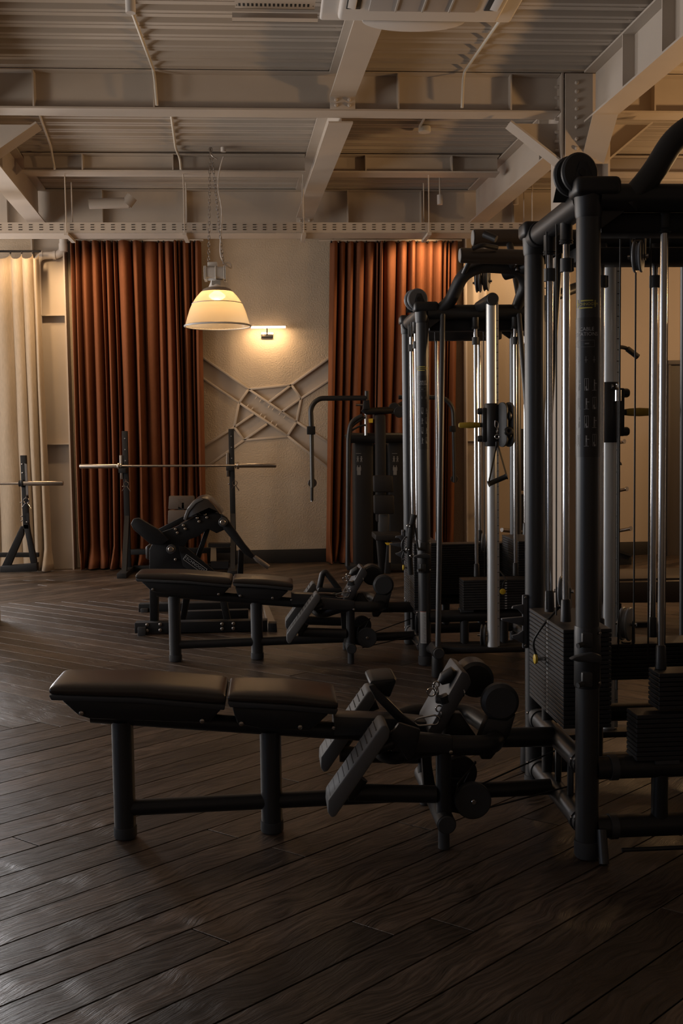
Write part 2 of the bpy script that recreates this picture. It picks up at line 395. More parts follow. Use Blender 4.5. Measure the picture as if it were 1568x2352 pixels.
# back wall: stucco fields around an X of painted steel, seen between the two rust curtains
def wp(x, y, Y=WY): p = at(x, y, Y); return Vector((p.x, Y, p.z))
wall = MB().span((XL-.2, WY+.12, -.05), (XR+.2, WY+.3, 4.6)).finish('wall_back', plain, keep=True, kind='structure')
bayL, bayR = wp(455, 1000).x, wp(770, 1000).x
zt = 4.5
P = {}
for k, (x, y) in dict(a=(455, 812), b=(571, 893), c=(669, 883), d=(770, 812), e=(455, 862), f=(549, 925), g=(538, 981), h=(455, 1033), i=(455, 1087),
                      j=(560, 1011), k=(660, 1003), l=(770, 1089), m=(770, 1026), n=(681, 970), o=(691, 915), p=(770, 862)).items(): P[k] = wp(x, y)
def field(pts, name='stucco_panel'):
    b = MB(); b.prism([Vector((p.x, WY, p.z)) for p in pts], (0, .115, 0)); return b.finish(name, stucco, wall)
top = lambda p: Vector((p.x, 0, zt)); bot = lambda p: Vector((p.x, 0, 0))
bx = lambda v, s: Vector((s, 0, v.z))
field([P['a'], P['b'], P['c'], P['d'], top(P['d']), top(P['a'])])
field([P['e'], P['f'], P['g'], P['h']])
field([P['i'], P['j'], P['k'], P['l'], bot(P['l']), bot(P['i'])])
field([P['m'], P['n'], P['o'], P['p']])
MB().span((XL, WY, 0), (bayL, WY+.115, zt)).finish('stucco_panel', stucco, wall)
MB().span((bayR, WY, 0), (2.55, WY+.115, zt)).finish('stucco_panel', stucco, wall)
MB().span((2.55, WY+.03, 0), (XR, WY+.115, zt)).finish('wall_panel', plain, wall)
# left wall with three tall windows
lw = MB()
lw.span((XL-.2, YB, 0), (XL, WY+.12, .45)); lw.span((XL-.2, YB, 3.3), (XL, WY+.12, 4.5))
for y0, y1 in ((YB, -.8), (2.0, 3.2), (6.0, 7.2), (10.0, WY+.12)): lw.span((XL-.2, y0, .45), (XL, y1, 3.3))
lw.finish('wall_left', plain, keep=True, kind='structure')
for n_, (y0, y1) in enumerate(((-.8, 2.0), (3.2, 6.0), (7.2, 10.0))):
    f = MB()
    for a_, b_ in (((y0, .45), (y1, .53)), ((y0, 3.22), (y1, 3.3)), ((y0, .53), (y0+.07, 3.22)), ((y1-.07, .53), (y1, 3.22)), (((y0+y1)/2-.03, .53), ((y0+y1)/2+.03, 3.22))):
        f.span((XL-.15, a_[0], a_[1]), (XL-.08, b_[0], b_[1]))
    f.finish('window_%d' % (n_+1), whitep, keep=True, kind='structure')
MB().span((XR, YB, 0), (XR+.2, WY+.12, 4.5)).finish('wall_right', plain, keep=True, kind='structure')
MB().span((XL-.2, YB-.2, 0), (XR+.2, YB, 4.5)).finish('wall_front', plain, keep=True, kind='structure')
MB().span((-.86, WY-.022, 0), (1.1, WY, .155), bev=.003).finish('baseboard_back', bboard, keep=True, kind='structure')
MB().span((2.6, WY+.006, 0), (4.55, WY+.03, .155), bev=.003).finish('baseboard_back', bboard, keep=True, kind='structure')

# the steel X in the wall
br = thing('steel_cross_brace', (bayL, WY+.1, P['i'].z), 'beige painted steel X brace with bolted centre, set in the stucco between the rust curtains', 'brace')
MB().span((bayL+.01, WY+.030, P['i'].z-.02), (bayR-.01, WY+.050, P['a'].z+.02)).finish('web_plate', beam, br)
def strip(x0, y0, x1, y1, w_=.026, out=.012):
    a, c = wp(x0, y0), wp(x1, y1); d = (c-a).normalized(); n_ = Vector((-d.z, 0, d.x))*(w_/2)
    MB().prism([a+n_-Vector((0, out, 0)), c+n_-Vector((0, out, 0)), c-n_-Vector((0, out, 0)), a-n_-Vector((0, out, 0))], (0, out+.034, 0), bev=.003).finish('flange', beam, br)
for s_ in ((455, 814, 571, 894), (571, 894, 681, 969), (681, 969, 770, 1027), (455, 862, 549, 925), (549, 925, 660, 1001), (660, 1001, 770, 1088),
           (770, 812, 669, 884), (669, 884, 617, 924), (691, 915, 647, 946), (770, 864, 691, 915), (455, 1033, 538, 981), (538, 981, 582, 951), (455, 1086, 560, 1011), (560, 1011, 613, 974),
           (571, 894, 669, 884), (549, 925, 538, 981), (560, 1011, 660, 1003), (691, 915, 681, 969), (571, 894, 549, 925), (669, 884, 691, 915), (681, 969, 660, 1001), (538, 981, 560, 1011)):
    strip(*s_)
for t in (.17, .26, .44, .52, .66, .76):
    for (x0, y0, x1, y1), s1 in (((571, 894, 681, 969), 5), ((549, 925, 660, 1001), -4)):
        p = wp(x0+(x1-x0)*t, y0+(y1-y0)*t+s1)
        d = (wp(x1, y1)-wp(x0, y0)).normalized(); n_ = Vector((-d.z, 0, d.x))
        q = p+Vector((0, -.002, 0)); MB().tube([q-n_*.028, q+n_*.028], .007, 6).finish('bolt', beam, br)

# ceiling: trapezoidal deck, ribs across the hall
ZD = 4.19
def deck(x0, x1, y0, y1):
    b = MB(); prof = []; y = y0
    while y < y1:
        prof += [(y, ZD), (y+.105, ZD), (y+.130, ZD+.055), (y+.175, ZD+.055)]; y += .2
    xs = [x0, x1]; rows = [[b.bm.verts.new((x, p[0], p[1])) for p in prof] for x in xs]
    for i in range(len(prof)-1): b.bm.faces.new((rows[0][i], rows[1][i], rows[1][i+1], rows[0][i+1]))
    # stiffening groove on every flat rib
    return b
ceil = MB().span((XL-.2, YB-.2, ZD+.08), (XR+.2, WY+.3, ZD+.2)).finish('ceiling', deckm, keep=True, kind='structure')
for x0, x1 in ((XL, -2.35), (-2.35, .5), (.5, 2.45), (2.45, 4.9), (4.9, XR)):
    deck(x0, x1, YB, WY+.1).finish('deck_sheet', deckm, ceil, smooth=False)
    g = MB(); y = YB+.05
    while y < WY:
        g.box(((x0+x1)/2, y, ZD), (x1-x0-.01, .012, .008)); y += .2
    g.finish('rib_bead', deckm, ceil, smooth=False)

# ---------------------------------------------------------------- steel beams
SK = -.046      # the longitudinal beams run slightly off the walls
def long_beam(name, lab, xa, ya, yb, z, w_=.19, stiff=(), endplate=False, top_=ZD-.008):
    x = lambda y: xa+SK*(y-ya)
    root = thing(name, (xa, ya, z), lab, 'beam')
    A, B_ = Vector((x(ya), ya, 0)), Vector((x(yb), yb, 0)); d = (B_-A); h = w_/2
    q = lambda c, dx, zz: Vector((c.x+dx, c.y, zz))
    MB().prism([q(A, -h, z), q(A, h, z), q(A, h, z+.014), q(A, -h, z+.014)], d).finish('bottom_flange', beam, root)
    MB().prism([q(A, -.006, z+.014), q(A, .006, z+.014), q(A, .006, top_), q(A, -.006, top_)], d).finish('web', beam, root)
    MB().prism([q(A, -h, top_-.014), q(A, h, top_-.014), q(A, h, top_), q(A, -h, top_)], d).finish('top_flange', beam, root)
    for y in stiff: MB().span((x(y)-h+.005, y-.006, z+.014), (x(y)+h-.005, y+.006, top_-.014)).finish('stiffener', beam, root)
    return root, x
def cross_beam(name, lab, x0, x1, y, z, depth_y=.18, stiff=(), side='near', tilt=0.0):
    root = thing(name, (x0, y, z), lab, 'beam'); z1 = z+tilt
    h = depth_y/2
    def slab(za, zb, ya, yb_, nm): MB().prism([(x0, ya, z+za), (x1, ya, z1+za), (x1, ya, min(z1+zb, ZD-.009)), (x0, ya, min(z+zb, ZD-.009))], (0, yb_-ya, 0)).finish(nm, beam, root)
    slab(0, .014, y-h, y+h, 'bottom_flange'); slab(.014, ZD-z-.009, y-.005, y+.005, 'web')
    MB().span((x0, y-h, ZD-.016), (x1, y+h, ZD-.008)).finish('top_flange', beam, root)
    for x in stiff: MB().span((x-.006, y-h+.004, z+.014), (x+.006, y-.004, ZD-.016)).finish('stiffener', beam, root)
    return root
ZR = 3.80
yT1 = 8.15
bR, xR_ = long_beam('main_girder', 'deep beige girder running to the back wall on the right, above the cable machines', 2.515, 8.37, 11.75, ZR, stiff=(8.75, 9.15))
bR2, _x = long_beam('main_girder', 'deep beige girder crossing the top right corner towards the bolted column', 2.54+SK*(3.2-7.85), 3.2, 8.0, ZR, stiff=(6.6, 7.25))
bL, xL_ = long_beam('main_girder', 'deep beige girder running to the back wall on the left, over the cream curtain', -2.32, 8.51, 11.82, ZR, stiff=(8.9, 9.5))
bL2, _ = long_beam('main_girder', 'deep beige girder over the left edge in front of the left column', -2.31+SK*(3.2-8.0), 3.2, 7.99, ZR)
bC, xC_ = long_beam('centre_beam', 'beige centre beam running from the first cross girder to the back wall', .60, 8.26, 11.75, 3.86)
bC2, xC2_ = long_beam('centre_beam', 'beige centre beam nearest the viewer, under the air conditioner', .60+SK*(3.2-8.06), 3.2, 8.06, 3.99)
# bolted end plates of the centre beam
for root, xx, yy, z0, z1, rows_ in ((bC2, xC2_(8.06), 8.055, 3.90, 4.02, (3.965, 3.925)), (bC, xC_(11.72), 11.74, 3.78, 3.88, (3.83,))):
    MB().span((xx-.095, yy-.012, z0), (xx+.095, yy, z1), bev=.002).finish('end_plate', beam, root)
    bolts([(xx+s*.05, yy-.012, z) for s in (-1, 1) for z in rows_], (0, -1, 0), .014, .02, root, beam)
sx = lambda px_, Y: at(px_, 200, Y).x
t1L, t1R = -2.15, 2.27
T1 = cross_beam('cross_girder', 'deep beige cross girder with stiffeners, first beam across the hall', t1L, t1R, yT1, 3.895, .18,
                stiff=[sx(p, yT1-.09) for p in (75, 352, 915, 1174)], tilt=-.005)
T1b = cross_beam('cross_girder', 'beige cross girder right of the bolted column', 2.66, 6.9, yT1, 3.895, .18, stiff=[sx(1505, yT1-.09), sx(1600, 8.1)])
T0 = cross_beam('cross_girder', 'beige cross girder left of the left column', -6.4, -2.45, yT1, 3.895, .18)
T2 = cross_beam('cross_girder', 'shallow beige cross girder between the left girder and the centre beam', -2.30, .40, 10.45, 4.01, .2, stiff=[sx(p, 10.35) for p in (183, 392)])
T2b = cross_beam('cross_girder', 'shallow beige cross girder between the centre beam and the right girder', .60, 2.31, 10.45, 4.01, .2, stiff=[sx(p, 10.35) for p in (838, 1037)])
T2c = cross_beam('cross_girder', 'shallow beige cross girder far right behind the arched machine frame', 2.53, 6.9, 10.45, 4.01, .2)
T3 = cross_beam('wall_girder', 'beige girder along the back wall above the cable tray', -6.4, 6.9, WY-.16, 3.74, .2, stiff=[sx(p, 11.8) for p in (5, 226, 420, 795, 965, 1180)])
# diagonal haunches of the first girder
def haunch(xa, za, xb, zb, root, y0, y1, t=.014):
    d = Vector((xb-xa, 0, zb-za)).normalized(); n_ = Vector((-d.z, 0, d.x))*t
    A, B_ = Vector((xa, y0, za)), Vector((xb, y0, zb))
    MB().prism([A, B_, B_+n_, A+n_], (0, y1-y0, 0)).finish('haunch_flange', beam, root)
def hplate(pts, y, root): MB().prism([Vector((x, y-.005, z)) for x, z in pts], (0, .01, 0)).finish('haunch_plate', beam, root)
a_ = at(1172, 279, yT1-.09); b_ = at(1300, 378, yT1-.09)
haunch(a_.x, a_.z, 2.27, b_.z+.03, T1, yT1-.09, yT1+.09); hplate([(a_.x, a_.z+.01), (2.27, a_.z+.01), (2.27, b_.z+.04)], yT1, T1)
a_ = at(84, 282, yT1-.09); zl = at(0, 357, yT1-.09).z-.10
haunch(t1L-.02, zl, a_.x, a_.z, T1, yT1-.09, yT1+.09); hplate([(t1L-.02, a_.z+.01), (a_.x, a_.z+.01), (t1L-.02, zl+.02)], yT1, T1)
a_ = at(1387, 367, yT1-.09); b_ = at(1500, 282, yT1-.09)
haunch(2.66, a_.z, b_.x, b_.z, T1b, yT1-.09, yT1+.09); hplate([(2.66, b_.z+.01), (b_.x, b_.z+.01), (2.66, a_.z+.02)], yT1, T1b)
# gusset brackets on the right main girder, dropping to the column
xg = 2.54
MB().prism([(xg-.095, 7.80, ZR), (xg+.095, 7.80, ZR), (xg+.06, 8.02, ZR-.30), (xg-.10, 8.02, ZR-.22)], (0, .014, -.004)).finish('haunch_flange', beam, bR2)
MB().prism([(xg-.006, 7.81, ZR+.005), (xg-.006, 8.02, ZR+.005), (xg-.006, 8.02, ZR-.27)], (.012, 0, 0)).finish('haunch_plate', beam, bR2)

# columns
def column(name, lab, x, y, w_, dpt, z1, stiff=(), m=beam):
    r = thing(name, (x, y, 0), lab, 'column')
    MB().span((x-w_/2, y-dpt/2, 0), (x-w_/2+.016, y+dpt/2, z1)).finish('column_flange', m, r)
    MB().span((x+w_/2-.016, y-dpt/2, 0), (x+w_/2, y+dpt/2, z1)).finish('column_flange', m, r)
    MB().span((x-w_/2+.016, y-.006, 0), (x+w_/2-.016, y+.006, z1)).finish('column_web', m, r)
    for z in stiff: MB().span((x-w_/2+.016, y-dpt/2+.01, z-.006), (x+w_/2-.016, y-.006, z+.006)).finish('stiffener', m, r)
    return r
c1 = column('steel_column', 'beige steel column behind the near cable machine, rows of bolts at its head', 2.465, 8.19, .38, .30, ZD-.009)
for px_, xo, ax in ((1288, 2.275, (-1, 0, 0)),):
    for z in (4.10, 4.02, 3.94, 3.86, 3.76, 3.69, 3.62):
        for dy in (-.07,): bolts([(2.275, 8.19+dy, z)], (-1, 0, 0), .014, .03, c1, beam)
ep = MB().span((2.30, 8.02, 3.50), (2.64, 8.036, ZD-.02)); ep.finish('end_plate', beam, c1)
bolts([(2.385, 8.02, z) for z in (4.10, 4.035, 3.97, 3.905, 3.84, 3.77, 3.68, 3.61)], (0, -1, 0), .015, .022, c1, beam)
c2 = column('steel_column', 'beige steel column at the left edge of the picture, nearest the viewer', -2.36, 8.345, .36, .30, ZD-.009)
xa, xb = wp(98, 900).x-.03, wp(166, 900).x
c3 = column('steel_column', 'beige steel column beside the cream curtain, its web framed by shelf-like stiffeners', (xa+xb)/2, WY-.12, xb-xa, .20, 3.74, stiff=(at(130, 726, WY-.12).z, at(130, 1020, WY-.12).z))
xa, xb = wp(1063, 900).x, wp(1110, 900).x
c4 = column('steel_column', 'beige steel column right of the right rust curtain, behind the far cable machine', (xa+xb)/2, WY-.10, xb-xa, .18, 3.74, stiff=(at(1085, 1012, 11.9).z,))

# ---------------------------------------------------------------- perforated cable tray
tr = thing('cable_tray', (-3.2, 10.45, 3.42), 'long perforated beige cable tray hanging across the hall above the curtains', 'cable tray')
zb_, zt_ = at(700, 535, 10.45).z, at(700, 511, 10.45).z
tx0, tx1 = -3.6, 4.6
bm_ = MB(); yb1 = 10.45+.30
bm_.span((tx0, 10.45, zb_), (tx1, yb1, zb_+.003)); bm_.span((tx0, 10.45, zb_), (tx1, 10.453, zt_)); bm_.span((tx0, yb1-.003, zb_), (tx1, yb1, zt_))
bm_.finish('tray_body', beam, tr, smooth=False)
sl = MB(); x = tx0+.05
while x < tx1:
    for k in range(3): sl.span((x, 10.4465, zb_+.028+k*.024), (x+.034, 10.4515, zb_+.035+k*.024))
    x += .098
sl.finish('slot', hole, tr, kind='stuff', smooth=False)
for px_ in (153, 424, 698, 985, 1222):
    p = at(px_, 545, 10.43); q = at(px_, 428, 10.43); x_ = p.x
    hr = MB(); hr.cyl((x_, 10.43, zb_-.01), (x_, 10.43, 4.006), .006, 8); hr.cyl((x_, 10.77, zb_-.01), (x_, 10.77, 4.006), .006, 8)
    hr.finish('hanger_rod', beam, tr)
    MB().span((x_-.02, 10.40, zb_-.03), (x_+.02, 10.80, zb_-.004)).finish('hanger_bracket', beam, tr)

# conduits on the deck
def conduit(pts, lab, r=.011):
    MB().tube(fillet(pts, .12), r, 10).finish('conduit', pipem, label=lab, cat='conduit')
zc = ZD-.018
g1 = gz(322, 0, zc); T1f = yT1-.105
conduit([(gz(322, 0, zc).x-.1, 5.6, zc), gz(352, 160, zc), (at(362, 290, T1f).x-.01, T1f-.03, 4.1), (at(362, 290, T1f).x, T1f-.02, 3.91)], 'white conduit on the deck, left of the perforated box, bending down the first girder')
conduit([(at(388, 292, 8.45).x, 8.4, zc), (at(405, 372, 10.2).x, 10.15, zc), (at(414, 425, 10.3).x, 10.32, 4.13), (at(416, 430, 10.3).x, 10.32, 4.02)], 'white conduit running on the deck above the first rust curtain')
conduit([(at(75, 305, 8.5).x, 8.45, zc), (at(118, 372, 10.1).x, 10.1, zc), (at(122, 425, 10.3).x, 10.32, 4.12), (at(126, 430, 10.3).x, 10.32, 4.02)], 'white conduit on the deck near the left girder')
conduit([(gz(1180, 0, zc).x, gz(1180, 0, zc).y, zc), gz(1066, 165, zc), (at(1062, 285, T1f).x, T1f-.03, 4.1), (at(1060, 290, T1f).x, T1f-.02, 3.91)], 'white conduit right of the air conditioner, bending down the first girder')
conduit([(at(1002, 292, 8.6).x, 8.5, zc), (at(968, 345, 9.3).x, 9.4, zc)], 'short white conduit ending in a ceiling junction box')
jb = at(977, 343, 9.4)
MB().disc((jb.x, 9.45, ZD-.03), (0, 0, 1), .055, .05, 16).finish('junction_box', pipem, label='round junction box on the deck at the end of the short conduit', cat='junction box')
jb = at(508, 300, 8.9)
MB().disc((jb.x, 8.75, ZD-.03), (0, 0, 1), .06, .045, 16).finish('junction_box', pipem, label='round junction box on the deck between the two left conduits', cat='junction box')
# ceiling spots (white cylinders)
def ceil_spot(x, y, z0, r, h, lab):
    s_ = thing('ceiling_spot', (x, y, z0), lab, 'spot light')
    MB().tube([(x, y, z0), (x, y, z0+.01), (x, y, z0+h)], [r*.96, r, r], 20).finish('body', whitep, s_)
    MB().cyl((x, y, z0+h), (x, y, ZD-.008), .008, 8).finish('stem', pipem, s_)
p = at(300, 30, 6.0); ceil_spot(p.x, 6.0, p.z, .028, .2, 'white cylinder spot hanging at the top left of the ceiling')
p = at(1010, 470, 11.2); ceil_spot(p.x, 11.2, p.z, .030, .10, 'small white cylinder spot above the right rust curtain')
p = at(1184, 470, 11.2); ceil_spot(p.x, 11.2, p.z, .030, .12, 'small white cylinder spot under the right girder')
# pipe along the ceiling, back left
MB().tube([at(205, 468, 11.3), at(296, 466, 11.3)], .055, 20).tube([at(290, 470, 11.3), at(303, 452, 11.3)], .06, 16).finish('ceiling_pipe', beam, label='short fat beige pipe under the ceiling above the tray at the left', cat='pipe')
# ================================================================ CURTAINS
def curtain(name, lab, mtl, pxs_top, pxs_bot, ytop, ybot, Y, folds, amp, seed, pool=.0, scal=0.0, parent_rail=None, group=None):
    rr = random.Random(seed)
    x0t, x1t = at(pxs_top[0], 800, Y).x, at(pxs_top[1], 800, Y).x
    x0b, x1b = at(pxs_bot[0], 800, Y).x, at(pxs_bot[1], 800, Y).x
    zt_, zb_ = ytop, ybot
    nx, nz = folds*14, 44
    ws = [rr.choice((.45, .6, .8, 1.0, 1.3, 1.7))*rr.uniform(.85, 1.15) for _ in range(folds)]; tot = sum(ws); ws = [w_/tot for w_ in ws]
    amps = [rr.uniform(.6, 1.35) for _ in range(folds)]; drift = [rr.uniform(-1, 1) for _ in range(folds+1)]; drift[0] = drift[-1] = 0
    ph = [rr.uniform(0, 6.28) for _ in range(6)]
    edges = [0]
    for w_ in ws: edges.append(edges[-1]+w_)
    b = MB(); rows = []
    for iz in range(nz+1):
        v = iz/nz; row = []
        xa, xb = x0t+(x0b-x0t)*v, x1t+(x1b-x1t)*v
        for k in range(folds):
            for j in range(14 if k < folds-1 else 15):
                t = j/14; e0 = edges[k]+drift[k]*.034*v*math.sin(v*2.2+ph[0]*.3); e1 = edges[k+1]+drift[k+1]*.034*v*math.sin(v*2.2+ph[0]*.3)
                u = e0+(e1-e0)*t
                # deep rounded fold with an overhanging side
                ca = math.cos(2*math.pi*t); sa = math.sin(2*math.pi*t)
                A = amp*amps[k]*(.75+.5*v*(.6+.4*math.sin(ph[1]+k)))
                y = -A*(.5*(1-ca))**1.15
                u2 = u-(e1-e0)*.13*sa*(1+.3*math.sin(k*2.1+v*2))
                x = xa+(xb-xa)*u2
                y += .012*math.sin(v*7+k*1.7+ph[2])*v+.006*math.sin(v*19+u*31+ph[3])*v
                z = zt_+(zb_-zt_)*v
                if scal and v < .02: z -= scal*(abs(math.sin(math.pi*t)))
                if pool and v > .93:
                    q = (v-.93)/.07; y -= pool*q*q*(.6+.4*math.sin(k*2.3+t*5)); x += .03*q*math.sin(k*1.9+t*4)
                    z += .03*q*(math.sin(t*9+k)+1)*.5*(1-q*.7)
                row.append(b.bm.verts.new((x, Y+y+amp*.6, max(z, .004))))
        rows.append(row)
    for i in range(nz):
        for k in range(len(rows[0])-1): b.bm.faces.new((rows[i][k], rows[i+1][k], rows[i+1][k+1], rows[i][k+1]))
    root = thing(name, ((x0t+x1t)/2, Y, 0.0), lab, 'curtain', group)
    o = b.finish('curtain_panel', mtl, root, angle=80)
    md = o.modifiers.new('thickness', 'SOLIDIFY'); md.thickness = .004
    rl = MB(); zz = zt_+.012
    rl.cyl((min(x0t, x0b)-.03, Y+amp*.1, zz), (x1t+.03, Y+amp*.1, zz), .012, 10)
    rl.finish('curtain_rail', beam if mtl is rust else flat, root)
    hk = MB()
    for k in range(folds):
        x = x0t+(x1t-x0t)*edges[k]+.01
        hk.box((x, Y+amp*.1, zz-.012), (.012, .02, .03))
    hk.finish('curtain_hook', flat, root, kind='stuff')
    return root
zc1 = at(400, 551, 11.8).z
curtain('rust_curtain', 'rust velvet floor-length curtain left of the pendant lamp, pooling on the floor', rust, (166, 466), (167, 462), zc1, .012, 11.86, 17, .17, 3, pool=.10)
curtain('rust_curtain', 'rust velvet floor-length curtain behind the chest press machine, its right top corner lit bright orange', rust, (762, 1056), (742, 1040), zc1-.005, .012, 11.86, 16, .17, 11, pool=.08)
curtain('cream_curtain', 'cream linen curtain at the left edge with a scalloped top on a black rod', cream, (-60, 94), (-66, 102), at(50, 582, 11.75).z, .012, 11.68, 6, .08, 5, pool=.05, scal=.07)
gl = MB().tube([gz(20, 1302, .03), gz(45, 1296, .05), gz(70, 1304, .03)], [.03, .07, .02], 12)
gl.finish('curtain_bundle', cream, label='bundle of cream cloth lying on the floor behind the left rack', cat='cloth')

# white waste pipe in the corner
pp = thing('drain_pipe', (at(88, 1300, 11.8).x, 11.8, 0), 'white plastic drain pipe running down beside the cream curtain and elbowing across the column top', 'pipe')
Yp = 11.86; c_ = lambda x, y: at(x, y, Yp)
MB().tube(fillet([c_(145, 520), c_(145, 585), c_(84, 588), c_(88, 740), c_(100, 1240)], .10, 8), .042, 20).finish('pipe_run', whitep, pp)
for a_, b_ in (((145, 560), (145, 578)), ((128, 586), (122, 586)), ((99, 587), (93, 587))): MB().cyl(c_(*a_), c_(*b_), .049, 20).finish('pipe_socket', whitep, pp)
MB().tube([c_(101, 1232), c_(100, 1262), c_(97, 1285), at(97, 1299, Yp)], [.043, .05, .06, .062], 20).finish('pipe_boot', whitep, pp)

# ================================================================ PENDANT LAMP
PY_ = 10.15; pc = at(500, 750, PY_)
pl = thing('pendant_lamp', (pc.x, PY_, pc.z), 'industrial pendant lamp with a glowing ribbed acrylic bell shade, hung on two chains', 'lamp')
s_ = PY_/F
zr = pc.z
H_ = lambda y: at(500, y, PY_).z
prof = []
for r_, y_ in ((73, 748), (71, 742), (67, 728), (62, 712), (56, 698), (50, 688), (44, 680), (38, 673), (32, 667), (26, 663)): prof.append((r_*s_, H_(y_)))
fine = []
for i in range(len(prof)-1):
    for k in range(6):
        t = k/6; fine.append((prof[i][0]+(prof[i+1][0]-prof[i][0])*t, prof[i][1]+(prof[i+1][1]-prof[i][1])*t))
fine.append(prof[-1])
o = MB().lathe((pc.x, PY_, 0), fine, 120).finish('lamp_shade', shadem, pl, angle=80)
# prismatic ribs
for v in o.data.vertices:
    a = math.atan2(v.co.y, v.co.x); rr_ = math.hypot(v.co.x, v.co.y)
    k = 1+.006*math.cos(a*60); v.co.x *= k; v.co.y *= k
md = o.modifiers.new('t', 'SOLIDIFY'); md.thickness = .004
MB().ring((pc.x, PY_, H_(749)), (0, 0, 1), 74*s_, .009, 64, 8).finish('rim_ring', gwhite, pl)
MB().ring((pc.x, PY_, H_(698)), (0, 0, 1), 56.5*s_, .004, 64, 6).finish('shade_ring', gwhite, pl)
MB().lathe((pc.x, PY_, 0), [(36*s_, H_(671)), (31*s_, H_(665)), (25*s_, H_(662)), (22*s_, H_(661))], 48).finish('shade_cap', mat('warm_grey_cap', (.30, .24, .19), .5), pl, angle=80)
MB().lathe((pc.x, PY_, 0), [(20*s_, H_(664)), (19*s_, H_(660)), (14*s_, H_(648)), (13*s_, H_(644))], 32, closed=True).finish('neck', gwhite, pl)
MB().box((pc.x-.005, PY_-16*s_*1.02, H_(652)), (.08, .002, .045)).finish('type_plate', mat('type_plate_grey', (.32, .30, .27), .5), pl)
zb0 = H_(629)
gh = MB().box((pc.x-.01, PY_, zb0), (46*s_, .17, 27*s_), bev=.028, seg=4).finish('gear_housing', gwhite, pl)
for dx in (-24, -21, 1, 20, 23): MB().box((pc.x-.01+dx*s_, PY_, zb0), (.010, .185, 30*s_), bev=.004).finish('housing_band', gwhite, gh)
MB().box((pc.x-.035, PY_, H_(609)), (22*s_, .10, 11*s_), bev=.006).finish('terminal_box', gwhite, gh)
MB().lathe((pc.x, PY_, 0), [(.01, H_(690)), (.045, H_(688)), (.075, H_(683)), (.080, H_(679)), (.06, H_(674)), (.03, H_(669))], 24).finish('bulb', bulbm, pl)
def chain(a, b, name='chain'):
    a, b = Vector(a), Vector(b); n_ = int((b-a).length/.034); d = (b-a).normalized(); c = MB()
    for i in range(n_):
        p = a+d*((i+.5)*.034); ax = Vector((1, 0, 0)) if i % 2 else Vector((0, 1, 0))
        u = ax.cross(d).normalized(); pts = []
        for k in range(8):
            t = 2*math.pi*k/8; pts.append(p+u*.011*math.cos(t)+d*(.016*math.sin(t)+.006*(1 if math.sin(t) > 0 else -1)))
        pts.append(pts[0]); c.tube(pts, .0034, 5, cap=False)
    return c.finish(name, steel, pl)
chain((pc.x-.035, PY_, ZD-.01), (at(479, 615, PY_).x, PY_, H_(615)))
chain((pc.x-.025, PY_, ZD-.01), (at(513, 612, PY_).x, PY_, H_(612)))
MB().tube(fillet([(pc.x-.035, PY_, ZD-.02), (pc.x-.03, PY_-.02, ZD-.08), (pc.x+.03, PY_-.02, ZD-.12)], .03), .006, 6).finish('ceiling_hook', steel, pl)
cb = [at(513, 360, PY_), at(505, 385, PY_), at(498, 430, PY_), at(510, 475, PY_), at(508, 520, PY_), at(505, 575, PY_), at(508, 595, PY_), at(522, 612, PY_), at(533, 618, PY_), at(530, 605, PY_), at(520, 602, PY_), at(512, 622, PY_)]
MB().tube(fillet(cb, .12, 5), .0065, 8).finish('power_cord', whitep, pl)
MB().cyl((at(513, 357, PY_).x, PY_, ZD-.045), (at(513, 357, PY_).x, PY_, ZD-.004), .025, 14).finish('ceiling_rose', whitep, pl)
point('pendant_bulb_light', (pc.x, PY_, H_(705)), 4.5, WARM2, .03)

# ================================================================ WALL SCONCE
sc_ = at(615, 752, WY-.10)
sn = thing('picture_light', (sc_.x, WY, sc_.z), 'lit picture light with a slim horizontal tube and chrome back plate, on the stucco wall', 'wall lamp')
ws_ = (WY-.1)/F
MB().cyl((sc_.x-38*ws_, WY-.12, sc_.z), (sc_.x+40*ws_, WY-.12, sc_.z), .012, 16).finish('light_tube', glow, sn)
MB().box((sc_.x+.005, WY-.12, sc_.z+.014), (84*ws_, .030, .005), bev=.002).finish('tube_hood', chrome, sn)
MB().box((sc_.x-.01, WY-.012, sc_.z-16*ws_), (28*ws_, .024, 14*ws_), bev=.004).finish('back_plate', chrome, sn)
MB().tube(fillet([(sc_.x-.01, WY-.02, sc_.z-14*ws_), (sc_.x-.01, WY-.10, sc_.z-12*ws_), (sc_.x-.01, WY-.12, sc_.z-.005)], .03), .008, 10).finish('arm', chrome, sn)
area('picture_light_glow', (sc_.x, WY-.15, sc_.z-.016), (0, .33, -1), .40, .03, 4.2, WARM2)

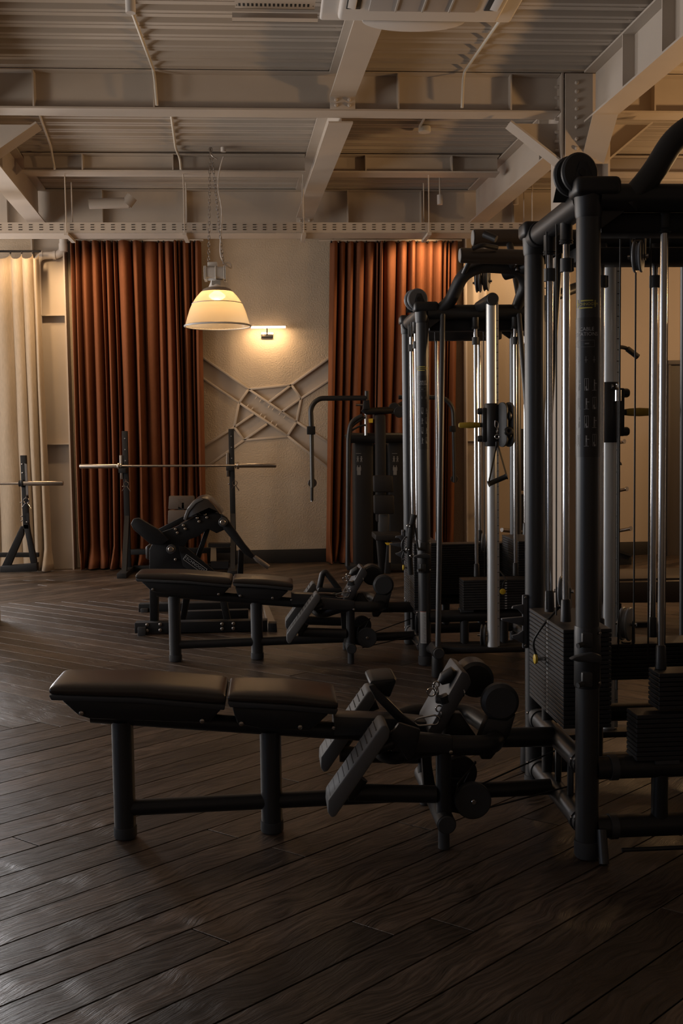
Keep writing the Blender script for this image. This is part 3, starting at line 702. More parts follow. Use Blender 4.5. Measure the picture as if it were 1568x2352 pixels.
# ================================================================ AIR CONDITIONER
za = at(950, 50, 5.4).z
ac = thing('ceiling_air_conditioner', (.78, 4.9, za), 'white four-way cassette air conditioner hanging at the top of the picture', 'air conditioner')
xc, yc = (at(735, 48, 5.4).x+at(1170, 48, 5.4).x)/2, 4.92
MB().box((xc, yc, za+.016), (.97, .97, .03), bev=.012, seg=3).finish('panel', whitep, ac)
MB().box((xc, yc, za+.19), (.84, .84, .32), bev=.02).finish('cassette_body', whitep, ac)
MB().box((xc, yc, za-.008), (.80, .80, .05), bev=.02, seg=4).finish('fascia', whitep, ac)
MB().box((xc, yc, za-.034), (.52, .52, .012), bev=.004).finish('intake_grille', greyp, ac)
for k in range(1, 4): MB().box((xc-.26+k*.13, yc, za-.043), (.008, .50, .006)).finish('grille_rib', mat('light_grille_rib', (.42, .38, .34), .5), ac)
for sx_, sy_ in ((-1, 0), (1, 0), (0, -1)):
    lx, ly = (.07, .5) if sx_ else (.5, .07)
    MB().box((xc+sx_*.335, yc+sy_*.335, za-.030), (lx, ly, .012), bev=.004).finish('air_slot', hole, ac)
    MB().box((xc+sx_*.345, yc+sy_*.345, za-.036), (lx*.6, ly*.94, .010), rot=Matrix.Rotation(rad(14), 4, 'Y' if sx_ else 'X'), bev=.004).finish('louvre', whitep, ac)
b = MB(); pts = []
for k in range(17):
    t = math.pi*k/16; pts.append((xc-.02-.26*math.cos(t), yc+.40+.14*math.sin(t), za-.03))
b.prism(pts, (0, 0, .055), bev=.008); b.finish('sensor_bulge', whitep, ac)
for sx_ in (-1, 1):
    for sy_ in (-1, 1): MB().cyl((xc+sx_*.38, yc+sy_*.38, za+.3), (xc+sx_*.38, yc+sy_*.38, ZD-.010), .006, 8).finish('threaded_rod', steel, ac)

# perforated metal box left of it
pb0, pb1 = at(540, 20, 6.3), at(722, 20, 6.3)
pb = thing('perforated_tray_end', (pb0.x, 6.3, pb0.z), 'short perforated beige tray hanging left of the air conditioner', 'cable tray')
MB().span((pb0.x, 5.2, pb0.z), (pb1.x, 6.3, pb0.z+.004)).finish('tray_base', beam, pb)
MB().span((pb0.x, 6.295, pb0.z), (pb1.x, 6.3, pb0.z+.16)).span((pb0.x, 5.2, pb0.z), (pb1.x, 5.204, pb0.z+.10)).finish('tray_side', beam, pb)
MB().span((pb0.x-.02, 6.30, pb0.z-.05), (pb1.x+.02, 6.36, pb0.z-.046)).span((pb0.x-.02, 6.355, pb0.z-.05), (pb1.x+.02, 6.36, pb0.z-.0)).finish('tray_lip', beam, pb)
hb = MB(); n_ = 17
for k in range(n_):
    for j in range(2): hb.span((pb0.x+.02+k*(pb1.x-pb0.x-.04)/n_, 5.22+j*.03, pb0.z-.0006+0), (pb0.x+.032+k*(pb1.x-pb0.x-.04)/n_, 5.24+j*.03, pb0.z+.001))
    hb.span((pb0.x+.02+k*(pb1.x-pb0.x-.04)/n_, 6.22, pb0.z-.0006), (pb0.x+.032+k*(pb1.x-pb0.x-.04)/n_, 6.26, pb0.z+.001))
hb.finish('slot', hole, pb, kind='stuff', smooth=False)
for x in (pb0.x+.01, pb1.x-.01): MB().cyl((x, 6.25, pb0.z), (x, 6.25, ZD-.010), .005, 8).finish('threaded_rod', steel, pb)

# ================================================================ SQUAT RACKS AND BARBELLS
def barbell(px0, px1, y0, y1, Y, lab, steps=None, dark=False):
    a, b = at(px0, y0, Y), at(px1, y1, Y); L = (b-a).length; d = (b-a)/L
    r = thing('barbell', a, lab, 'barbell')
    MB().cyl(a+d*.40, b-d*.40, .014, 14).finish('shaft', steel, r)
    for s, e, k in ((a, d, 0), (b, -d, 1)):
        MB().tube([s, s+e*.006, s+e*.40], [.021, .025, .025], 18).finish('sleeve', steel, r)
        m_ = flat if dark else steel
        MB().tube([s+e*.40, s+e*.405, s+e*.42, s+e*.425], [.034, .039, .039, .034], 20).finish('collar', m_, r)
        MB().tube([s+e*.432, s+e*.445], [.032, .032], 18).finish('collar_ring', m_, r)
    for t in (.55, .62, .76): pass
    return r
barbell(183, 634, 1071, 1069, 11.40, 'steel barbell racked empty in front of the left rust curtain')
barbell(-260, 145, 1112, 1110, 10.9, 'steel barbell reaching in from the left edge with black collars', dark=True)
def clip(x, y, Y, lab):
    c = at(x, y, Y); r = MB(); r.ring(c, (0, 1, 0), .027, .0035, 20, 6); r.ring(c+Vector((0, .008, 0)), (0, 1, 0), .027, .0035, 20, 6)
    r.tube([c+Vector((-.01, 0, -.025)), c+Vector((-.045, 0, -.075))], .0045, 6).tube([c+Vector((.01, 0, -.025)), c+Vector((.045, 0, -.08))], .0045, 6)
    r.tube([c+Vector((0, 0, .027)), c+Vector((0, 0, .05)), c+Vector((0, .03, .06))], .0035, 6)
    r.finish('spring_collar', chrome, label=lab, cat='barbell clip')
clip(289, 1112, 11.37, 'chrome spring clip hanging on the left post of the back rack')
clip(539, 1110, 11.37, 'chrome spring clip hanging on the right post of the back rack')
clip(60, 1150, 10.86, 'chrome spring clip hanging on the rack at the left edge')
def rack_post(r, px_, ytop, ybot, Y, w_=.058, lean=0):
    a, b = at(px_, ytop, Y), at(px_+lean, ybot, Y)
    MB().span((b.x-w_/2, Y-w_/2, .05), (b.x+w_/2, Y+w_/2, a.z), bev=.004).finish('post', flat, r)
    for k in range(3): 
        z = a.z-.08-k*.12; MB().cyl((b.x, Y-w_/2-.004, z), (b.x, Y-w_/2, z), .007, 8).finish('post_hole', inkd, r)
    MB().span((b.x-w_/2-.03, Y-w_/2-.01, a.z-.52), (b.x-w_/2, Y+.03, a.z-.26), bev=.003).finish('bar_hook', steel if px_ != 0 else flat, r)
    MB().span((b.x-w_/2-.028, Y-.16, a.z-.45), (b.x+.02, Y-w_/2, a.z-.40), bev=.004).finish('hook_tongue', flat, r)
    for z in (a.z-.28, a.z-.38, a.z-.50, a.z-.6): bolts([(b.x-w_/2-.001, Y-.01, z), ], (-1, 0, 0), .010, .014, r)
    return b.x, a.z
rk = thing('squat_rack', (at(415, 1300, 11.6).x, 11.6, 0), 'black squat rack with two uprights standing before the left rust curtain', 'rack')
xl_, zl_ = rack_post(rk, 295, 990, 1290, 11.50); xr_, zr_ = rack_post(rk, 537, 985, 1290, 11.50)
for x in (xl_, xr_):
    MB().span((x-.05, 10.95, .0), (x+.05, 11.60, .055), bev=.005).finish('base_rail', flat, rk)
    MB().prism([(x-.025, 11.12, .05), (x-.025, 11.20, .05), (x-.025, 11.50, .62), (x-.025, 11.46, .62)], (.05, 0, 0)).finish('brace', flat, rk)
MB().span((xl_+.03, 11.47, .19), (xr_-.03, 11.53, .25), bev=.004).finish('cross_bar', flat, rk)
MB().span((xl_+.05, 11.54, .0), (xr_-.05, 11.60, .06), bev=.004).finish('cross_bar', flat, rk)
# incline bench inside the rack
ib = thing('incline_bench', (at(415, 1290, 11.2).x, 11.2, 0), 'brown upholstered bench with upright back pad in the rack before the rust curtain', 'bench')
MB().px([(388, 1139), (446, 1139), (448, 1170), (386, 1170)], 11.30, 11.36, bev=.01).finish('back_pad', tanvinyl, ib)
MB().px([(386, 1172), (448, 1172), (449, 1203), (385, 1203)], 11.26, 11.33, bev=.01).finish('back_pad', tanvinyl, ib)
MB().px([(380, 1222), (452, 1222), (452, 1234), (380, 1234)], 10.9, 11.25, bev=.008).finish('seat', tanvinyl, ib)
xb_ = at(416, 1250, 11.2).x
MB().span((xb_-.03, 11.1, .04), (xb_+.03, 11.16, .34)).span((xb_-.22, 11.08, 0), (xb_+.22, 11.16, .045)).finish('bench_frame', flat, ib)
MB().span((xb_-.03, 11.30, .02), (xb_+.03, 11.36, .80)).finish('back_post', flat, ib)
# low stand right of it
st = thing('bench_stand', (at(487, 1300, 11.35).x, 11.35, 0), 'low wooden-legged black stand beside the right rack post', 'stand')
MB().px([(478, 1249), (528, 1249), (528, 1257), (478, 1257)], 11.28, 11.42).finish('top_bar', flat, st)
MB().px([(484, 1257), (496, 1257), (497, 1290), (483, 1290)], 11.32, 11.36).finish('wooden_leg', mat('pale_wood', (.34, .24, .14), .6, bump=(80, .3, .002)), st)
MB().px([(484, 1290), (524, 1290), (524, 1306), (484, 1306)], 11.27, 11.42).finish('foot_bar', flat, st)

lk = thing('squat_rack', (at(50, 1300, 11.0).x, 11.0, 0), 'black squat rack at the left edge with A-shaped base, standing before the cream curtain', 'rack')
YL = 10.95
o1 = at(55, 1045, YL)
MB().px([(46, 1046), (59, 1046), (66, 1215), (53, 1215)], YL-.03, YL+.03, bev=.003).finish('post', flat, lk)
MB().px([(53, 1205), (66, 1205), (69, 1225), (83, 1285), (84, 1300), (71, 1300), (62, 1245)], YL-.03, YL+.03, bev=.003).finish('front_leg', flat, lk)
MB().px([(47, 1209), (53, 1209), (54, 1228), (22, 1304), (2, 1304)], YL-.03, YL+.03, bev=.003).finish('rear_leg', flat, lk)
MB().px([(0, 1301), (72, 1295), (84, 1293), (85, 1312), (72, 1313), (0, 1315)], YL-.06, YL+.04, bev=.004).finish('base_rail', flat, lk)
MB().px([(-120, 1270), (88, 1270), (88, 1280), (-120, 1280)], YL+.35, YL+.41, bev=.003).finish('cross_bar', flat, lk)
MB().px([(56, 1064), (61, 1066), (65, 1138), (60, 1138)], YL-.05, YL-.03).finish('bar_hook', steel, lk)
MB().px([(58, 1180), (66, 1178), (66, 1200), (62, 1200)], YL-.06, YL-.03).finish('pin_bracket', flat, lk)
bolts([at(x, y, YL-.03) for x, y in ((51, 1066), (52, 1086), (52, 1106))], (0, -1, 0), .008, .006, lk)
bolts([at(x, y, YL-.05) for x, y in ((48, 1154), (50, 1186), (50, 1196), (62, 1199))], (0, -1, 0), .009, .010, lk)

# ================================================================ HIP MACHINE (behind the far bench)
hm = thing('hip_extension_machine', (at(460, 1400, 8.2).x, 8.1, 0), 'black plate-loaded hip machine with a curved padded hump and levers, standing behind the far bench', 'exercise machine')
Y0 = 7.95
def P_(name, pts, ya, yb, m_=flat, bev=.004, lab=None, par=hm): return MB().px(pts, ya, yb, bev=bev).finish(name, m_, par, label=lab)
P_('base_rail', [(309, 1431), (614, 1425), (614, 1450), (309, 1455)], 7.70, 7.80)
P_('base_rail', [(318, 1388), (600, 1382), (600, 1402), (318, 1410)], 8.75, 8.85)
P_('base_foot', [(316, 1441), (334, 1441), (334, 1462), (316, 1462)], 7.67, 7.80, plast)
P_('base_foot', [(323, 1398), (339, 1398), (339, 1415), (323, 1415)], 8.72, 8.85, plast)
MB().prism([at(603, 1386, 8.8), at(614, 1386, 8.8), at(634, 1432, 7.75), at(616, 1432, 7.75)], (0, 0, -.06)).finish('end_rail', steel if False else mat('worn_bronze_paint', (.16, .12, .08), .45), hm)
P_('base_foot', [(617, 1432), (635, 1432), (637, 1462), (617, 1462)], 7.68, 7.78, flat)
P_('upright', [(343, 1310), (362, 1310), (362, 1430), (344, 1430)], 7.78, 7.88)
P_('upright', [(430, 1305), (450, 1305), (424, 1432), (412, 1432)], 7.95, 8.03)
P_('upright', [(505, 1380), (520, 1378), (530, 1430), (515, 1430)], 7.80, 7.88)
P_('mid_rail', [(420, 1405), (570, 1401), (570, 1425), (420, 1428)], 8.25, 8.33)
P_('side_plate', [(343, 1262), (352, 1245), (372, 1222), (398, 1213), (480, 1170), (500, 1178), (522, 1190), (520, 1215), (497, 1225), (478, 1215), (455, 1232), (432, 1240), (420, 1262), (430, 1290), (470, 1312), (497, 1318), (343, 1320)], Y0, Y0+.05, flat, .004)
P_('lever_arm', [(306, 1192), (318, 1190), (362, 1216), (388, 1240), (372, 1252), (345, 1250), (306, 1216), (300, 1204)], Y0-.06, Y0, flat, .006)
P_('rear_lever', [(362, 1216), (420, 1186), (424, 1196), (392, 1215), (372, 1226)], Y0+.35, Y0+.40, flat)
P_('hump_pad', [(421, 1191), (429, 1168), (446, 1147), (464, 1142), (478, 1146), (492, 1160), (510, 1184), (498, 1180), (480, 1172), (445, 1188), (425, 1197)], Y0-.02, Y0+.46, vinyl, .018, 'rounded black vinyl hump pad')
P_('pad_edge', [(421, 1193), (429, 1170), (448, 1149), (462, 1143), (466, 1148), (450, 1156), (434, 1176), (427, 1194)], Y0-.03, Y0-.018, mat('pale_pad_piping', (.13, .13, .13), .4), .002)
P_('pivot_arm', [(508, 1181), (520, 1189), (562, 1250), (584, 1276), (578, 1284), (560, 1272), (515, 1218), (506, 1200)], Y0-.09, Y0-.03, flat, .004)
P_('rear_upright', [(548, 1262), (560, 1268), (558, 1322), (545, 1322)], Y0+.30, Y0+.35)
P_('front_strut', [(471, 1215), (483, 1213), (460, 1282), (448, 1282)], Y0+.05, Y0+.10)
P_('tongue', [(410, 1255), (428, 1258), (500, 1318), (450, 1322), (420, 1300)], Y0-.04, Y0-.008, flat, .003)
P_('rear_roller', [(334, 1256), (344, 1250), (347, 1285), (335, 1285)], Y0+.1, Y0+.4, vinyl, .01)
MB().tube([at(584, 1278, Y0-.06), at(590, 1284, Y0-.06), at(617, 1303, Y0-.06)], [.014, .020, .020], 16).finish('weight_peg', steel, hm, label='chrome weight peg')
for x, y, r_ in ((512, 1199, .034), (393, 1261, .034)):
    c = at(x, y, Y0-.1); MB().disc(c+Vector((0, .0, 0)), (0, 1, 0), r_, .06, 28).finish('pivot_cap', plast, hm); MB().disc(c-Vector((0, .032, 0)), (0, 1, 0), r_*.62, .012, 24).finish('pivot_bolt', steel, hm)
bolts([at(x, y, Y0-.005) for x, y in ((453, 1190), (457, 1198), (471, 1181), (475, 1189), (421, 1207), (425, 1215), (403, 1216), (407, 1224), (403, 1285), (316, 1206))], (0, -1, 0), .011, .012, hm)
bolts([at(x, y, 7.70) for x, y in ((338, 1435), (338, 1448), (368, 1434), (368, 1447), (510, 1433), (510, 1444), (536, 1432), (536, 1443))], (0, -1, 0), .013, .012, hm)
# maker's plate on the tongue: outlined lettering plate
ga, gb = at(432, 1282, Y0-.045), at(462, 1312, Y0-.045)
ex = (at(466, 1309, Y0-.045)-at(430, 1283, Y0-.045)).normalized(); ez = Vector((-ex.z, 0, ex.x))
pc_ = (at(430, 1283, Y0-.045)+at(466, 1309, Y0-.045))*.5
def plate_place(x, y): return pc_+ex*x+ez*y+Vector((0, -.001, 0))
text_bm('TECHNOGYM', .031, ink, 'lettering', hm, lambda x, y: plate_place(x, y-.010))
b = MB()
w2, h2 = .095, .022
for p, q in (((-w2, -h2), (w2, -h2)), ((w2, -h2), (w2, h2)), ((w2, h2), (-w2, h2)), ((-w2, h2), (-w2, -h2))): b.tube([pc_+ex*p[0]+ez*p[1], pc_+ex*q[0]+ez*q[1]], .002, 5)
b.finish('plate_outline', ink, hm)

# ================================================================ CHEST MACHINE (pec fly) before the right curtain
pf = thing('chest_fly_machine', (at(850, 1305, 10.9).x, 10.9, 0), 'black chest fly machine with long hanging side arms, before the right rust curtain', 'exercise machine')
def Q_(name, pts, ya, yb, m_=black, bev=.004, lab=None):
    m_ = shell if m_ in (satin, vinyl) else m_
    return MB().px(pts, ya, yb, bev=bev).finish(name, m_, pf, label=lab)
YF = 11.0; shell = mat('dark_shell_paint', (.013, .012, .012), .5, spec=.4)
Q_('shroud', [(812, 1015), (858, 1015), (858, 1303), (814, 1303)], YF, YF+.25, satin, .03)
Q_('shroud', [(890, 1015), (945, 1015), (948, 1303), (893, 1303)], YF, YF+.25, satin, .03)
Q_('back_wall', [(858, 1020), (890, 1020), (893, 1303), (858, 1303)], YF+.1, YF+.2, flat)
MB().tube(fillet([at(796, 1010, YF-.05), at(805, 1006, YF-.05), at(930, 1006, YF-.05)], .02), .054, 20).finish('top_bar', shell, pf)
Q_('main_column', [(863, 952), (886, 952), (888, 1200), (865, 1200)], YF-.35, YF-.20, satin, .02)
MB().span((at(862, 1000, YF-.3).x, YF-.2, 1.62), (at(884, 1000, YF-.3).x, YF-.02, 1.70)).finish('head_bracket', black, pf)
Q_('back_pad', [(857, 1092), (902, 1092), (904, 1131), (858, 1131)], YF-.50, YF-.42, vinyl, .018)
Q_('back_pad', [(858, 1137), (905, 1137), (906, 1181), (859, 1181)], YF-.50, YF-.42, vinyl, .018)
Q_('seat_column', [(870, 1180), (895, 1180), (893, 1232), (870, 1232)], YF-.40, YF-.28, plast, .02)
Q_('seat', [(862, 1228), (925, 1228), (925, 1242), (862, 1242)], YF-.75, YF-.35, vinyl, .012)
Q_('seat_post', [(865, 1240), (885, 1240), (882, 1320), (872, 1320)], YF-.62, YF-.52, satin, .012)
Q_('support_leg', [(890, 1240), (897, 1240), (897, 1318), (884, 1318)], YF-.70, YF-.62, flat)
Q_('yellow_marker', [(884, 1247), (901, 1247), (898, 1252), (888, 1252)], YF-.76, YF-.72, yellow, .002)
Q_('height_scale', [(893, 1252), (897, 1252), (897, 1292), (893, 1292)], YF-.705, YF-.70, mat('scale_tan', (.32, .24, .15), .5), 0)
Q_('base', [(795, 1300), (948, 1296), (948, 1310), (797, 1310)], YF-.1, YF+.2, flat)
for lab, xs in (('left', (837, 713, 716)), ):
    MB().tube(fillet([at(840, 914, YF-.28), at(730, 915, YF-.28), at(713, 935, YF-.28), at(715, 990, YF-.28)], .10), .026, 18).finish('arm', black, pf)
    MB().tube([at(715, 985, YF-.28), at(717, 1120, YF-.28)], .022, 18).finish('arm_tube', mat('worn_gunmetal', (.07, .068, .062), .35, metal=.5), pf)
    Q_('arm_clamp', [(705, 979), (724, 979), (724, 998), (705, 998)], YF-.32, YF-.24, flat, .006)
    MB().disc(at(717, 1109, YF-.22), (0, 1, 0), .046, .03).finish('arm_pad', vinyl, pf)
    MB().cyl(at(716, 1120, YF-.28), at(716, 1150, YF-.28), .016, 14).finish('grip', cable, pf); MB().cyl(at(716, 1150, YF-.28), at(716, 1152, YF-.28), .012, 12).finish('grip_end', chrome, pf)
MB().tube(fillet([at(915, 912, YF-.1), at(1020, 913, YF-.1), at(1040, 935, YF-.1), at(1042, 990, YF-.1)], .08), .024, 16).tube([at(1041, 985, YF-.1), at(1043, 1108, YF-.1)], .020, 14).finish('arm', black, pf)
Q_('arm_clamp', [(1034, 978), (1047, 978), (1047, 992), (1034, 992)], YF-.14, YF-.06, flat, .006)
MB().disc(at(1043, 1100, YF-.05), (0, 1, 0), .04, .03).finish('arm_pad', vinyl, pf)
Q_('pivot_housing', [(836, 920), (848, 918), (850, 940), (834, 940)], YF-.34, YF-.22, flat, .006)
MB().cyl(at(842, 898, YF-.28), at(842, 918, YF-.28), .022, 16).finish('pivot_tube', black, pf)
MB().tube([at(834, 938, YF-.28), at(842, 945, YF-.28), at(900, 942, YF-.2), at(925, 930, YF-.15)], .038, 14).finish('cam_arm', flat, pf)
for x, y in ((905, 938), (917, 946)): MB().disc(at(x, y, YF-.22), (0, 1, .2), .06, .03).finish('cam_pulley', satin, pf)
MB().cyl(at(840, 940, YF-.28), at(840, 1000, YF-.28), .016, 14).finish('guide_rod', chrome, pf)
MB().cyl(at(870, 940, YF-.1), at(870, 1010, YF-.1), .02, 14).finish('guide_rod', satin, pf)
MB().tube(fillet([at(798, 1300, YF-.3), at(800, 1000, YF-.3), at(806, 968, YF-.3), at(832, 955, YF-.3)], .08), .024, 16).finish('curved_side_tube', black, pf)
MB().tube(fillet([at(803, 985, YF-.3), at(812, 975, YF-.3), at(836, 958, YF-.3)], .04), .014, 10).tube(fillet([at(802, 992, YF-.3), at(822, 980, YF-.3), at(838, 976, YF-.3)], .04), .010, 8).finish('cable_hose', cable, pf)
Q_('yellow_tag', [(846, 962), (856, 961), (856, 971), (847, 971)], YF-.40, YF-.39, yellow, 0)
MB().cyl(at(817, 930, YF-.3), at(833, 930, YF-.3), .012, 10).finish('adjust_lever', chrome, pf)
# printed diagrams
def decal_px(name, x, y, w_, h_, m_, par, Y): return MB().px([(x, y), (x+w_, y), (x+w_, y+h_), (x, y+h_)], Y-.002, Y-.0005, bev=0).finish(name, m_, par, smooth=False)
for bx_ in (816, 899):
    d = MB()
    for k in range(2):
        cx = bx_+5+k*8
        for (x, y, w_, h_) in ((cx-1, 1048, 3, 3), (cx-2, 1052, 5, 2), (cx-1, 1054, 3, 4), (cx-2, 1058, 1.5, 3), (cx+1, 1058, 1.5, 3)): d.px([(x, y), (x+w_, y), (x+w_, y+h_), (x, y+h_)], YF-.003, YF-.001)
    d.px([(bx_+1, 1041), (bx_+13, 1041), (bx_+13, 1042), (bx_+1, 1042)], YF-.003, YF-.001)
    for (x, y, w_, h_) in ((bx_+4, 1069, 2, 4), (bx_+10, 1069, 2, 4), (bx_+3, 1073, 10, 8), (bx_+4, 1081, 8, 10)): d.px([(x, y), (x+w_, y), (x+w_, y+h_), (x, y+h_)], YF-.003, YF-.001)
    d.finish('printed_diagram', inkd, pf, smooth=False, kind='stuff')
# ================================================================ CABLE MACHINES
capm = mat('pale_end_cap', (.22, .21, .20), .5)
def cable_machine(O, lab, near):
    ox, oy = O; W_, D_ = .74, .69
    L = lambda x, y, z: Vector((ox+x, oy+y, z))
    rt_ = thing('cable_station', (ox+W_/2, oy+D_/2, 0), lab, 'cable machine', 'multi-station cable machines')
    def fin(b, name, m_, l=None, parent=None, **k): return b.finish(name, m_, parent or rt_, label=l, **k)
    posts = [(0, 0), (0, D_), (W_, D_), (W_, 0)]
    for x, y in posts:
        fin(MB().cyl(L(x, y, .05), L(x, y, 2.14), .039, 32), 'post', satin)
        fin(MB().tube([L(x, y, .004), L(x, y, .012), L(x, y, .062)], [.038, .0425, .0425], 32), 'foot_cap', rub)
        fin(MB().tube([L(x, y, 2.12), L(x, y, 2.13), L(x, y, 2.20)], [.0395, .043, .047], 32).box(L(x+(.02 if x == 0 else -.02), y, 2.215), (.15, .105, .062), bev=.018, seg=3), 'post_cap', black)
    if not near:
        for x, y in ((0, 0),):
            fin(MB().cyl(L(x+.03, y, -.0), L(x+.03, y, .012), .028, 20).cyl(L(x+.02, y, .0), L(x+.02, y, .05), .008, 10), 'levelling_foot', chrome)
    # top frame
    fin(MB().cyl(L(0, .03, 2.185), L(0, D_-.03, 2.185), .043, 28), 'side_top_tube', black)
    fin(MB().cyl(L(W_, .03, 2.185), L(W_, D_-.03, 2.185), .043, 28), 'side_top_tube', black)
    fin(MB().cyl(L(.03, 0, 2.185), L(W_-.03, 0, 2.185), .045, 28), 'front_top_tube', black)
    fin(MB().cyl(L(.03, D_, 2.175), L(W_-.03, D_, 2.175), .045, 28), 'rear_top_tube', black)
    fin(MB().span(L(.045, .015, 2.075), L(W_-.045, .11, 2.145), bev=.012).span(L(.12, D_-.14, 2.07), L(W_-.12, D_-.02, 2.13), bev=.012), 'guide_housing', flat)
    for (x, y) in posts:
        sx_ = 1 if x == 0 else -1
        fin(MB().prism([L(x+sx_*.038, y-.012, 2.15), L(x+sx_*.038, y-.012, 2.085), L(x+sx_*.13, y-.012, 2.15)], (0, .024, 0), bev=.003), 'gusset', black)
    fin(MB().ring(L(0, D_-.10, 2.185), (0, 1, 0), .044, .005, 32, 8), 'tube_collar', flat)
    # lower frame
    for z in (.306, .104):
        fin(MB().cyl(L(0, .03, z), L(0, D_-.03, z), .036, 28), 'side_low_tube', satin)
        fin(MB().cyl(L(W_, .03, z), L(W_, D_-.03, z), .036, 28), 'side_low_tube', satin)
        fin(MB().cyl(L(.03, 0, z), L(W_-.03, 0, z), .038, 28), 'front_low_tube', black)
        fin(MB().cyl(L(.03, D_, z), L(W_-.03, D_, z), .036, 28), 'rear_low_tube', black)
        c = MB()
        for y in (.075, D_-.075): c.tube([L(0, y-.014, z), L(0, y+.014, z)], .0405, 28)
        for x in (.088, W_-.088): c.tube([L(x-.013, 0, z), L(x+.013, 0, z)], .0425, 28)
        fin(c, 'tube_collar', plast)
        bolts([L(-.037, .045, z+.02), L(-.037, D_-.045, z+.02)], (-1, 0, 0), .006, .008, rt_)
    for x, y in ((.25, 0), (.50, 0), (.25, D_), (.50, D_)): fin(MB().cyl(L(x, y, .13), L(x, y, .285), .028, 24), 'short_upright', black)
    fin(MB().cyl(L(0, .50, .13), L(0, .50, .40), .022, 20), 'short_upright', black)
    # weight stacks, plate by plate
    plate_cache = {}
    def stack(cx, cy, lx, ly, z0, z1, face, pin=None, n=None):
        key = (lx, ly)
        if key not in plate_cache:
            pm = MB().box((0, 0, 0), (lx, ly, .0135), bev=.0022, seg=1); me = bpy.data.meshes.new('weight_plate'); pm.bm.to_mesh(me); pm.bm.free(); me.materials.append(iron); plate_cache[key] = me
        step = .0158; k = int((z1-z0)/step)
        for i in range(k):
            o = bpy.data.objects.new('weight_plate', plate_cache[key]); col.objects.link(o); o.parent = rt_
            o.location = L(cx, cy, z0+step*(i+.5))-Vector(rt_['_o'])
        f = Vector(face); hole_m = MB(); num = MB()
        half = (lx if abs(f.x) else ly)/2
        t = Vector((-f.y, f.x, 0))
        for i in range(k):
            z = z0+step*(i+.5); p = L(cx, cy, z)+f*(half+.0004)
            hole_m.box(p, (.001 if abs(f.x) else .008, .001 if abs(f.y) else .008, .006))
            num.box(p+t*.028, (.0012 if abs(f.x) else .012, .0012 if abs(f.y) else .012, .007))
        fin(hole_m, 'pin_hole', hole, kind='stuff', smooth=False); fin(num, 'plate_number', ink, kind='stuff', smooth=False)
        if pin is not None:
            p = L(cx, cy, z0+step*(pin+.5))+f*half
            fin(MB().tube([p, p+f*.03], .008, 12), 'pin_shaft', chrome)
            fin(MB().tube([p+f*.03, p+f*.033, p+f*.040, p+f*.042], [.013, .018, .018, .014], 24), 'selector_pin', yellow, 'round yellow selector pin')
            top_ = L(cx, cy, z1+.03)+f*(half*.4)
            fin(MB().tube(fillet([p+f*.028, p+f*.05+Vector((0, 0, .06)), p+f*.02+t*.03+Vector((0, 0, (z1-p.z)*.8)), top_], .06), .0045, 8), 'pin_lanyard', cable)
        return k
    zl = .41 if near else .33
    stack(.035, .345, .17, .470, zl, .765, (-1, 0, 0), pin=12 if near else 15)
    stack(W_-.035, .345, .17, .47, .33, .765, (1, 0, 0), pin=9)
    if near:
        stack(.395, .01, .480, .10, .335, .505, (0, -1, 0))
        stack(.415, .01, .37, .10, .505, .632, (0, -1, 0))
        stack(.45, .62, .62, .15, .47, .625, (0, 1, 0))
    else:
        stack(.47, .0, .48, .14, .350, .555, (0, -1, 0), pin=7)
        stack(.43, .66, .48, .14, .35, .70, (0, 1, 0))
    for x0, x1 in ((.22, .30), (.60, .68)):
        fin(MB().span(L(x0, -.045, .335 if not near else .325), L(x1, .045, .3505 if not near else .336)), 'stack_buffer', rub)
    # guide rods with sockets, sleeves and stops
    def rod(x, y, zb, clip_=True, zs=2.095):
        fin(MB().cyl(L(x, y, zb), L(x, y, zs+.005), .0122, 18), 'guide_rod', chrome)
        fin(MB().tube([L(x, y, zs-.012), L(x, y, zs-.008), L(x, y, zs+.055)], [.0235, .0215, .0215], 20).ring(L(x, y, zs-.004), (0, 0, 1), .0215, .003, 20, 6).ring(L(x, y, zs-.013), (0, 0, 1), .021, .003, 20, 6), 'rod_socket', black)
        fin(MB().tube([L(x, y, zb), L(x, y, zb+.075), L(x, y, zb+.08)], [.019, .0165, .013], 18), 'rod_sleeve', black)
        if clip_: fin(MB().tube([L(x, y, 1.985), L(x, y, 2.03)], .021, 16).box(L(x+.016, y, 2.008), (.018, .022, .045), bev=.003), 'rod_stop', plast)
    tF = .632 if near else .555; tB = .625 if near else .70
    for y in (.225, .440): rod(-.008, y, .765)
    for y in (.225, .440): rod(W_+.008, y, .765)
    yf = .04 if near else -.03
    if near:
        rod(.262, .03, tF, False); rod(.53, .037, tF)
        rod(.240, .61, tB); rod(.450, .61, tB)
    else:
        rod(.325, -.02, tF); rod(.57, -.02, tF)
        rod(.19, .64, tB, False); rod(.49, .68, tB, False)
    # wheels
    def wheel(x, y, z, axis, r, th=.03, m_=discg, fork=True, up_=1):
        c = L(x, y, z); a = Vector(axis).normalized()
        wp_ = fin(MB().disc(c-a*th*.36, a, r, th*.28, 36, .003).disc(c+a*th*.36, a, r, th*.28, 36, .003).disc(c, a, r*.86, th*.6, 36, .002), 'pulley', m_)
        if fork:
            fk = MB(); u = Vector((0, 0, up_)); t = a.cross(u)
            for s in (-1, 1):
                q = c+a*s*th*.72; fk.prism([q-t*.012-u*.014, q+t*.012-u*.014, q+t*.02+u*r*1.15, q-t*.02+u*r*1.15], a*(.004*s))
            fk.box(c+u*(r*1.15), (.03, .03, .012))
            fin(fk, 'pulley_fork', black, parent=wp_)
        fin(MB().cyl(c-a*(th*.72+.014), c+a*(th*.72+.014), .007, 10), 'axle_bolt', chrome, parent=wp_)
